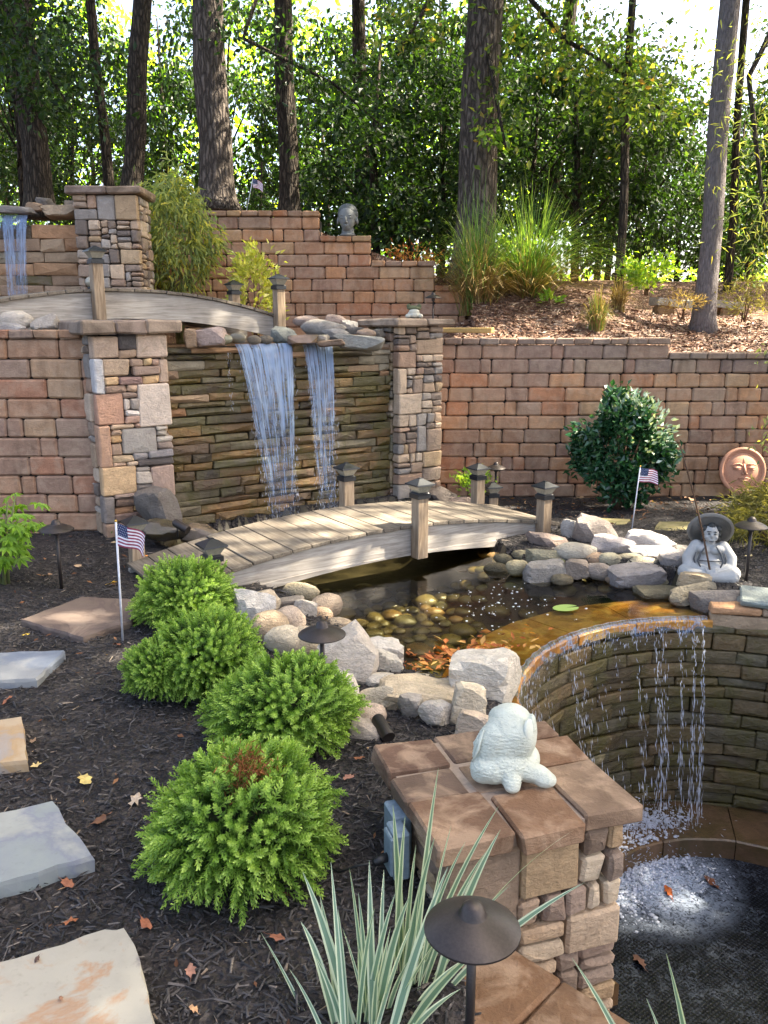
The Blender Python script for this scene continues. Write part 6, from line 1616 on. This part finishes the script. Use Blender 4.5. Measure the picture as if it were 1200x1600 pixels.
# ------------------------------------------------------------------ trees
def trunk(root, pts, rad, mat, seed, n=18, name='trunk'):
    rng = random.Random(seed); P_ = []; R_ = []
    pts = [Vector(p) for p in pts]
    K = 26
    for i in range(K + 1):
        q = i / K * (len(pts) - 1); j = min(int(q), len(pts) - 2); u = q - j
        P_.append(pts[j].lerp(pts[j + 1], u)); r = rad[j] + (rad[j + 1] - rad[j]) * u
        R_.append(r * (1 + (.55 * exp(-i * 1.1)) + .03 * noise.noise((i * .6, seed, 0))))
    m = MB(); m.tube(P_, R_, n); m.v = [tuple(Vector(v) * 1) for v in m.v]
    for k in range(len(m.v)):
        ring_ = k // n; c = P_[min(ring_, K)]; d = Vector(m.v[k]) - c; g = 1 + .05 * noise.noise((d.x * 14, d.y * 14, c.z * .8 + seed)); m.v[k] = tuple(c + d * g)
    return m.build(name, M[mat], root, True)
def crown_mesh(seed, n, R_, L, clumps, zlo, zhi, asp=.55, flat=.6, tight=1.15):
    rs = np.random.RandomState(seed); c = rand_dir(clumps, rs) * rs.uniform(.25, 1, (clumps, 1)) ** .55
    z = zlo + (zhi - zlo) * (c[:, 2] * .5 + .5); wz = np.sqrt(np.clip(1 - ((z - (zlo + (zhi - zlo) * .42)) / ((zhi - zlo) * .62)) ** 2, .08, 1))
    C_ = np.stack([c[:, 0] * R_ * wz, c[:, 1] * R_ * wz, z], 1); sz = rs.uniform(.6, 1.4, clumps) * R_ * tight / clumps ** .5
    k = rs.randint(0, clumps, n); P_ = C_[k] + rs.normal(0, 1, (n, 3)) * sz[k][:, None] * np.array([1, 1, flat])
    d = unit(P_ - C_[k]) * .7 + rand_dir(n, rs) * .7; d[:, 2] -= .35; l = rs.uniform(.7, 1.3, n) * L
    V, F = leaves(P_, d, rand_dir(n, rs, 1.6), l, l * asp, .15, .1)
    return npmesh('crown', V, F), C_
def limbs(root, C_, z0, r, mat, seed, n=14, x0=0, y0=0):
    rng = random.Random(seed); m = MB()
    for _ in range(n):
        c = Vector(C_[rng.randrange(len(C_))]); b = Vector((x0, y0, max(z0, c.z * rng.uniform(.45, .75)))); md = b.lerp(c, .5) + Vector((0, 0, .1 * (c - b).length)); m.tube([b, md, c], [r, r * .6, r * .2], 6)
    return m.build('limb', M[mat], root, True)
def near_tree(label, px0, py0, px1, Y, r0, r1, bark, seed, crownspec=None, group='tree trunks at the edge of the wood', H=17):
    """trunk from the pixel of its foot to where it leaves the top of the picture, then on up to H"""
    b = PY(px0, py0, Y); tp = PY(px1, -20, Y); d = (tp - b); d = d / d.z
    root = thing('tree', label, 'tree', (b.x, b.y, b.z - .15), 0, group)
    pts = [d * 0, d * (tp.z - b.z) * .33 + Vector((.02, 0, 0)), d * (tp.z - b.z) * .66 - Vector((.02, 0, 0)), d * (tp.z - b.z + .15), d * H * .55 + Vector((0, .1, 0)), d * H]
    trunk(root, pts, [r0, r0 * .93, r0 * .9, r1, r1 * .7, r1 * .25], bark, seed)
    if crownspec: 
        me, C_, zoff, mat, sc, rz = crownspec
        o = obj('crown', me, M[mat], root, d * zoff, rz); o.scale = (sc, sc, sc); o['kind'] = 'stuff'
        if H > 12:
            o = obj('crown', me, M[mat], root, d * (zoff + 5.2 * sc), rz + 2.1); o.scale = (sc * 1.15, sc * 1.15, sc * .95); o['kind'] = 'stuff'
        C2 = [(Matrix.Rotation(rz, 3, 'Z') @ Vector(c)) * sc + d * zoff for c in C_]
        limbs(root, C2, zoff * .9, r1 * .35, bark, seed, 16, (d * zoff * .95).x, 0)
    return root
H1, HC1 = crown_mesh(1, 7500, 3.1, .15, 62, 0, 6.5, .6, .6, .8)
H2, HC2 = crown_mesh(2, 6500, 2.6, .14, 54, 0, 6, .6, .6, .8)
near_tree('straight thick tree with ridged brown bark behind the willow-leaved shrub', 338, 312, 324, 12.0, .235, .19, 'bark_brown', 1, (H1, HC1, 4.6, 'oak_leaf', 1.0, 0))
near_tree('thickest brown tree, rising behind the tall grasses and leaning a little right', 737, 430, 760, 11.4, .265, .215, 'bark_brown', 2, (H1, HC1, 5.2, 'oak_leaf', 1.05, 2))
near_tree('dark slim tree left of the straight thick tree, bending right near the top', 203, 300, 222, 12.6, .15, .12, 'bark_dark', 3, (H2, HC2, 4.8, 'forest_leaf', 1.0, 1))
near_tree('dark straight tree right of the leaning flag on the upper wall', 452, 335, 442, 13.0, .15, .125, 'bark_dark', 4, (H2, HC2, 5.0, 'forest_leaf', 1.1, 3))
near_tree('grey tree leaning right, rising past the slab bench at the right', 1098, 508, 1143, 10.2, .125, .11, 'bark_grey', 5, (H2, HC2, 4.8, 'oak_leaf', .9, 4))
near_tree('thin brown sapling trunk between the tall grasses and the leaning grey tree', 966, 455, 990, 11.6, .06, .045, 'bark_dark', 6, (H2, HC2, 4.6, 'dark_leaf', .6, 5), H=8)
near_tree('dark tree trunk beneath heavy foliage at the left behind the small upper fall', 62, 325, 30, 13.0, .2, .15, 'bark_dark', 7, (H1, HC1, 3.9, 'dark_leaf', .9, 1))
near_tree('very thin dark tree between the left dark trunk and the slim bending tree', 172, 310, 140, 14.0, .085, .07, 'bark_dark', 8, (H2, HC2, 5.2, 'forest_leaf', .7, 2.4), H=9)
near_tree('thin crooked trunk at the right edge behind the slab bench', 1135, 480, 1168, 13.0, .06, .05, 'bark_dark', 9, (H2, HC2, 4.7, 'oak_leaf', .7, 3.3), H=8)
near_tree('distant slim trunk half hidden by leaves right of the thick brown tree', 860, 330, 895, 16.5, .13, .11, 'bark_dark', 10, (H2, HC2, 5.0, 'forest_leaf', 1, .4))
near_tree('distant slim trunk seen through the gap left of the thick brown tree', 570, 330, 560, 17, .15, .12, 'bark_dark', 11, (H1, HC1, 5.0, 'forest_leaf', .9, 1.4))
def shade_tree(label, x, y, spec, seed, H=18, nc=1):  # unseen tree added so its crown shades chosen parts of the garden
    z = ground_z(x, y); root = thing('tree', label, 'tree', (x, y, z - .15), 0, 'unseen trees added to shade the garden')
    me, C_, zoff, mat, sc, rz = spec; d = Vector((.01, .01, 1))
    trunk(root, [d * 0, d * 4, d * 8, d * 12, d * H], [.2, .17, .14, .09, .03], 'bark_brown', seed)
    for k in range(nc):
        o = obj('crown', me, M[mat], root, d * (zoff + 4.2 * sc * k), rz + 2 * k); o.scale = (sc, sc, sc); o['kind'] = 'stuff'
    limbs(root, [(Matrix.Rotation(rz, 3, 'Z') @ Vector(c)) * sc + d * zoff for c in C_], zoff * .9, .06, 'bark_brown', seed, 14)
for i, (x, y, s, zc, nc) in enumerate(((8.2, 1.8, 1.0, 5.2, 2), (9.6, 4.2, 1.05, 5.6, 2), (7.4, 6.3, 1.05, 8.4, 2), (12.2, 8.4, 1.1, 6.5, 1), (10.4, -.6, 1.0, 5.0, 2), (10.5, 13.2, 1.05, 6.0, 1), (12.4, 2.6, 1.1, 7.0, 2), (8.6, 9.3, 1.0, 11.0, 2))):
    shade_tree('tall leafy tree added right of the garden for shade, outside the view', x, y, (H1, HC1, zc, 'oak_leaf', s, i * 1.3), 60 + i, 18, nc)
# understory trees and bushes that make the green wall
U1, UC1 = crown_mesh(11, 6000, 1.9, .102, 60, 0, 4.6, .62, .6, .8)
U2, UC2 = crown_mesh(12, 5400, 1.6, .096, 52, 0, 3.6, .62, .6, .8)
U3, UC3 = crown_mesh(13, 5200, 1.8, .105, 46, 0, 2.6, .62, .6, .85)
rg = random.Random(90)
def under(label, px, Y, me, C_, mat, sc, z0=.3, sz=1.0, group='bushy trees of the wood behind', nm='understory_tree'):
    p = PY(px, 400, Y); z = ground_z(p.x, Y) - .1; root = thing(nm, label, 'tree', (p.x, Y, z), 0, group); rz = rg.uniform(0, 6.28)
    o = obj('crown', me, M[mat], root, (0, 0, z0), rz); o.scale = (sc, sc, sc * sz); o['kind'] = 'stuff'
    h = (z0 + 3.4 * sc * sz)
    m = MB(); m.tube([(0, 0, 0), (rg.uniform(-.1, .1), 0, h * .5), (rg.uniform(-.2, .2), 0, h)], [.07 * sc, .05 * sc, .015], 8); m.build('trunk', M['bark_dark'], root, True)
    C2 = [(Matrix.Rotation(rz, 3, 'Z') @ Vector(c)) * sc + Vector((0, 0, z0)) for c in C_]; limbs(root, C2, z0 * .8, .02 * sc, 'bark_dark', int(px) + 7, 12)
FARL = 'sunlit yellow-green tree far back in the wood'
DL = ['dark bushy tree right behind the stone head statue', 'dark bushy tree close left of the thickest brown trunk', 'dark bushy tree between the thickest brown trunk and the thin sapling', 'low dark tree around the thin sapling trunk', 'dark bushy tree between the thin sapling and the leaning grey trunk',
 'dark leafy tree over the small upper fall at the left edge', 'dark bushy tree cut by the left photo edge', 'tall dark tree farther back above the stone head statue', 'tall dark tree farther back behind the thin sapling', 'loose green tree just beyond the right edge']
ML = ['sunlit tree between the left dark trunk and the very thin one', 'sunlit tree right of the slim bending trunk', 'sunlit tree right of the straight thick trunk', 'sunlit tree right of the dark straight trunk', 'tall green tree rising behind the thickest brown trunk', 'low green tree left of the leaning grey trunk', 'low green tree right of the leaning grey trunk', 'green tree farthest right in the middle of the wood']
for i_, (px, Y, me, C_, mat, sc, z0) in enumerate([
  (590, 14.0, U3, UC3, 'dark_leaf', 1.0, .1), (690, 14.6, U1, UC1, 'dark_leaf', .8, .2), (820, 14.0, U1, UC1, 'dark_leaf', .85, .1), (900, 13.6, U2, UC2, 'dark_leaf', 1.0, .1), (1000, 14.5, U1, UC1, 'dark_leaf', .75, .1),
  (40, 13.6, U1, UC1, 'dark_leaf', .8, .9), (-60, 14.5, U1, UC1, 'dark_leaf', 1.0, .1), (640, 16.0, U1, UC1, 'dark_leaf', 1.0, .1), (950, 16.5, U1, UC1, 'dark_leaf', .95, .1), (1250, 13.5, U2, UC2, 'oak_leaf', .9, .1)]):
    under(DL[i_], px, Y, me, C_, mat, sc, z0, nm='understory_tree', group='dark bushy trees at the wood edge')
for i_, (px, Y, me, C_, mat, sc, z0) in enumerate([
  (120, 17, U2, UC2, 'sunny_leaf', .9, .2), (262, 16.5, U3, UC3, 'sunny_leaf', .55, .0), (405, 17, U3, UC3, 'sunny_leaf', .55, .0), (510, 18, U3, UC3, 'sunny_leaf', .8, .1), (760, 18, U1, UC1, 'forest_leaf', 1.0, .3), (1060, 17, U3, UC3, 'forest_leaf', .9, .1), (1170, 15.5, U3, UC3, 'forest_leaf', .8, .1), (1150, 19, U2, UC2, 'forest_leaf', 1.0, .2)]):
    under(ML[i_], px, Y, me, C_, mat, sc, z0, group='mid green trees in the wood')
for k in range(13):
    px = -80 + 1360 * k / 12 + rg.uniform(-25, 25); Y = rg.uniform(20, 24)
    if 990 < px < 1150: continue
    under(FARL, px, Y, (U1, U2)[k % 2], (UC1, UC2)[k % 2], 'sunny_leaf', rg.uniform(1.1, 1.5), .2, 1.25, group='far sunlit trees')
rs = np.random.RandomState(123); n = 34000
X = rs.uniform(-24, 24, n); Z = 1.0 + 10.5 * rs.uniform(0, 1, n) ** 1.15; Yv = rs.uniform(26, 31, n)
keep = np.array([noise.noise((x * .35, z * .45, 7)) * .8 + noise.noise((x * 1.1, z * 1.1, 2)) * .5 > -.12 + .045 * (z - 5) + (.10 if x > 3 else -.3) for x, z in zip(X, Z)]) & ~((X > 7.6) & (X < 11.5) & (Z > 4.2) & (rs.uniform(0, 1, n) < .9)) | (Z < 3.2)
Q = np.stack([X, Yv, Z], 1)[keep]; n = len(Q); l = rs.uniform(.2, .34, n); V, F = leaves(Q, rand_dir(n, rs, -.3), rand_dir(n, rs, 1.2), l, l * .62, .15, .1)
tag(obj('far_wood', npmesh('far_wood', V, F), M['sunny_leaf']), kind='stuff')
# leafy oak boughs that hang in front of the thick tree
def bough(label, pts, n, seed, mat='oak_leaf', L=.095, sp=.28, asp=.55):
    rs = np.random.RandomState(seed); P0 = pts[0]; t = thing('oak_bough', label, 'tree branch', P0, 0, 'leafy boughs hanging at the wood edge'); Q = []; m = MB()
    m.tube([p - P0 for p in pts], [.03 * (1 - i / len(pts)) + .006 for i in range(len(pts))], 7); m.build('branch', M['bark_dark'], t, True)
    for _ in range(n):
        q = rs.uniform(.15, 1) * (len(pts) - 1); j = min(int(q), len(pts) - 2); Q.append(pts[j].lerp(pts[j + 1], q - j) - P0)
    Q = np.array([tuple(q) for q in Q]) + rs.normal(0, sp, (n, 3)) * np.array([1, .8, .6]); d = rand_dir(n, rs, -.3); l = rs.uniform(.7, 1.25, n) * L
    V, F = leaves(Q, d, rand_dir(n, rs, 1.2), l, l * asp, .15, .15); o = obj('foliage', npmesh('foliage', V, F), M[mat], t); o['kind'] = 'stuff'
bough('oak bough hanging before the thick brown tree near its middle', [PY(760, 60, 11.3), PY(775, 150, 10.9), PY(790, 230, 10.6)], 260, 1, sp=.2)
bough('leafy bough over the top of the thick brown tree', [PY(700, -60, 11.3), PY(660, 20, 10.9), PY(630, 70, 10.7)], 420, 2, sp=.3)
bough('broad leafy bough filling the sky right of the thick brown tree', [PY(780, -60, 11.8), PY(880, 60, 11.6), PY(980, 120, 11.4), PY(1040, 180, 11.2)], 1900, 3, sp=.42)
bough('dark hanging bough in the upper left corner', [PY(-60, -80, 11.0), PY(40, 60, 10.8), PY(110, 170, 10.6)], 1500, 4, 'dark_leaf', .095, .38)
bough('dark bough across the top between the two left trees', [PY(420, -60, 12), PY(380, 60, 11.8), PY(520, 130, 11.8), PY(600, 200, 11.7)], 760, 5, 'dark_leaf', .095, .34)
bough('drooping needle-leaved bough high at the right edge', [PY(1230, 0, 10), PY(1170, 120, 9.8), PY(1190, 300, 9.6), PY(1210, 420, 9.4)], 700, 6, 'willow_leaf', .11, .26, .14)
bough('small leafy twig with yellowing leaves on the thick brown tree', [PY(765, 190, 11.1), PY(775, 215, 10.9), PY(790, 228, 10.8)], 60, 7, 'bright_leaf', .12, .09)
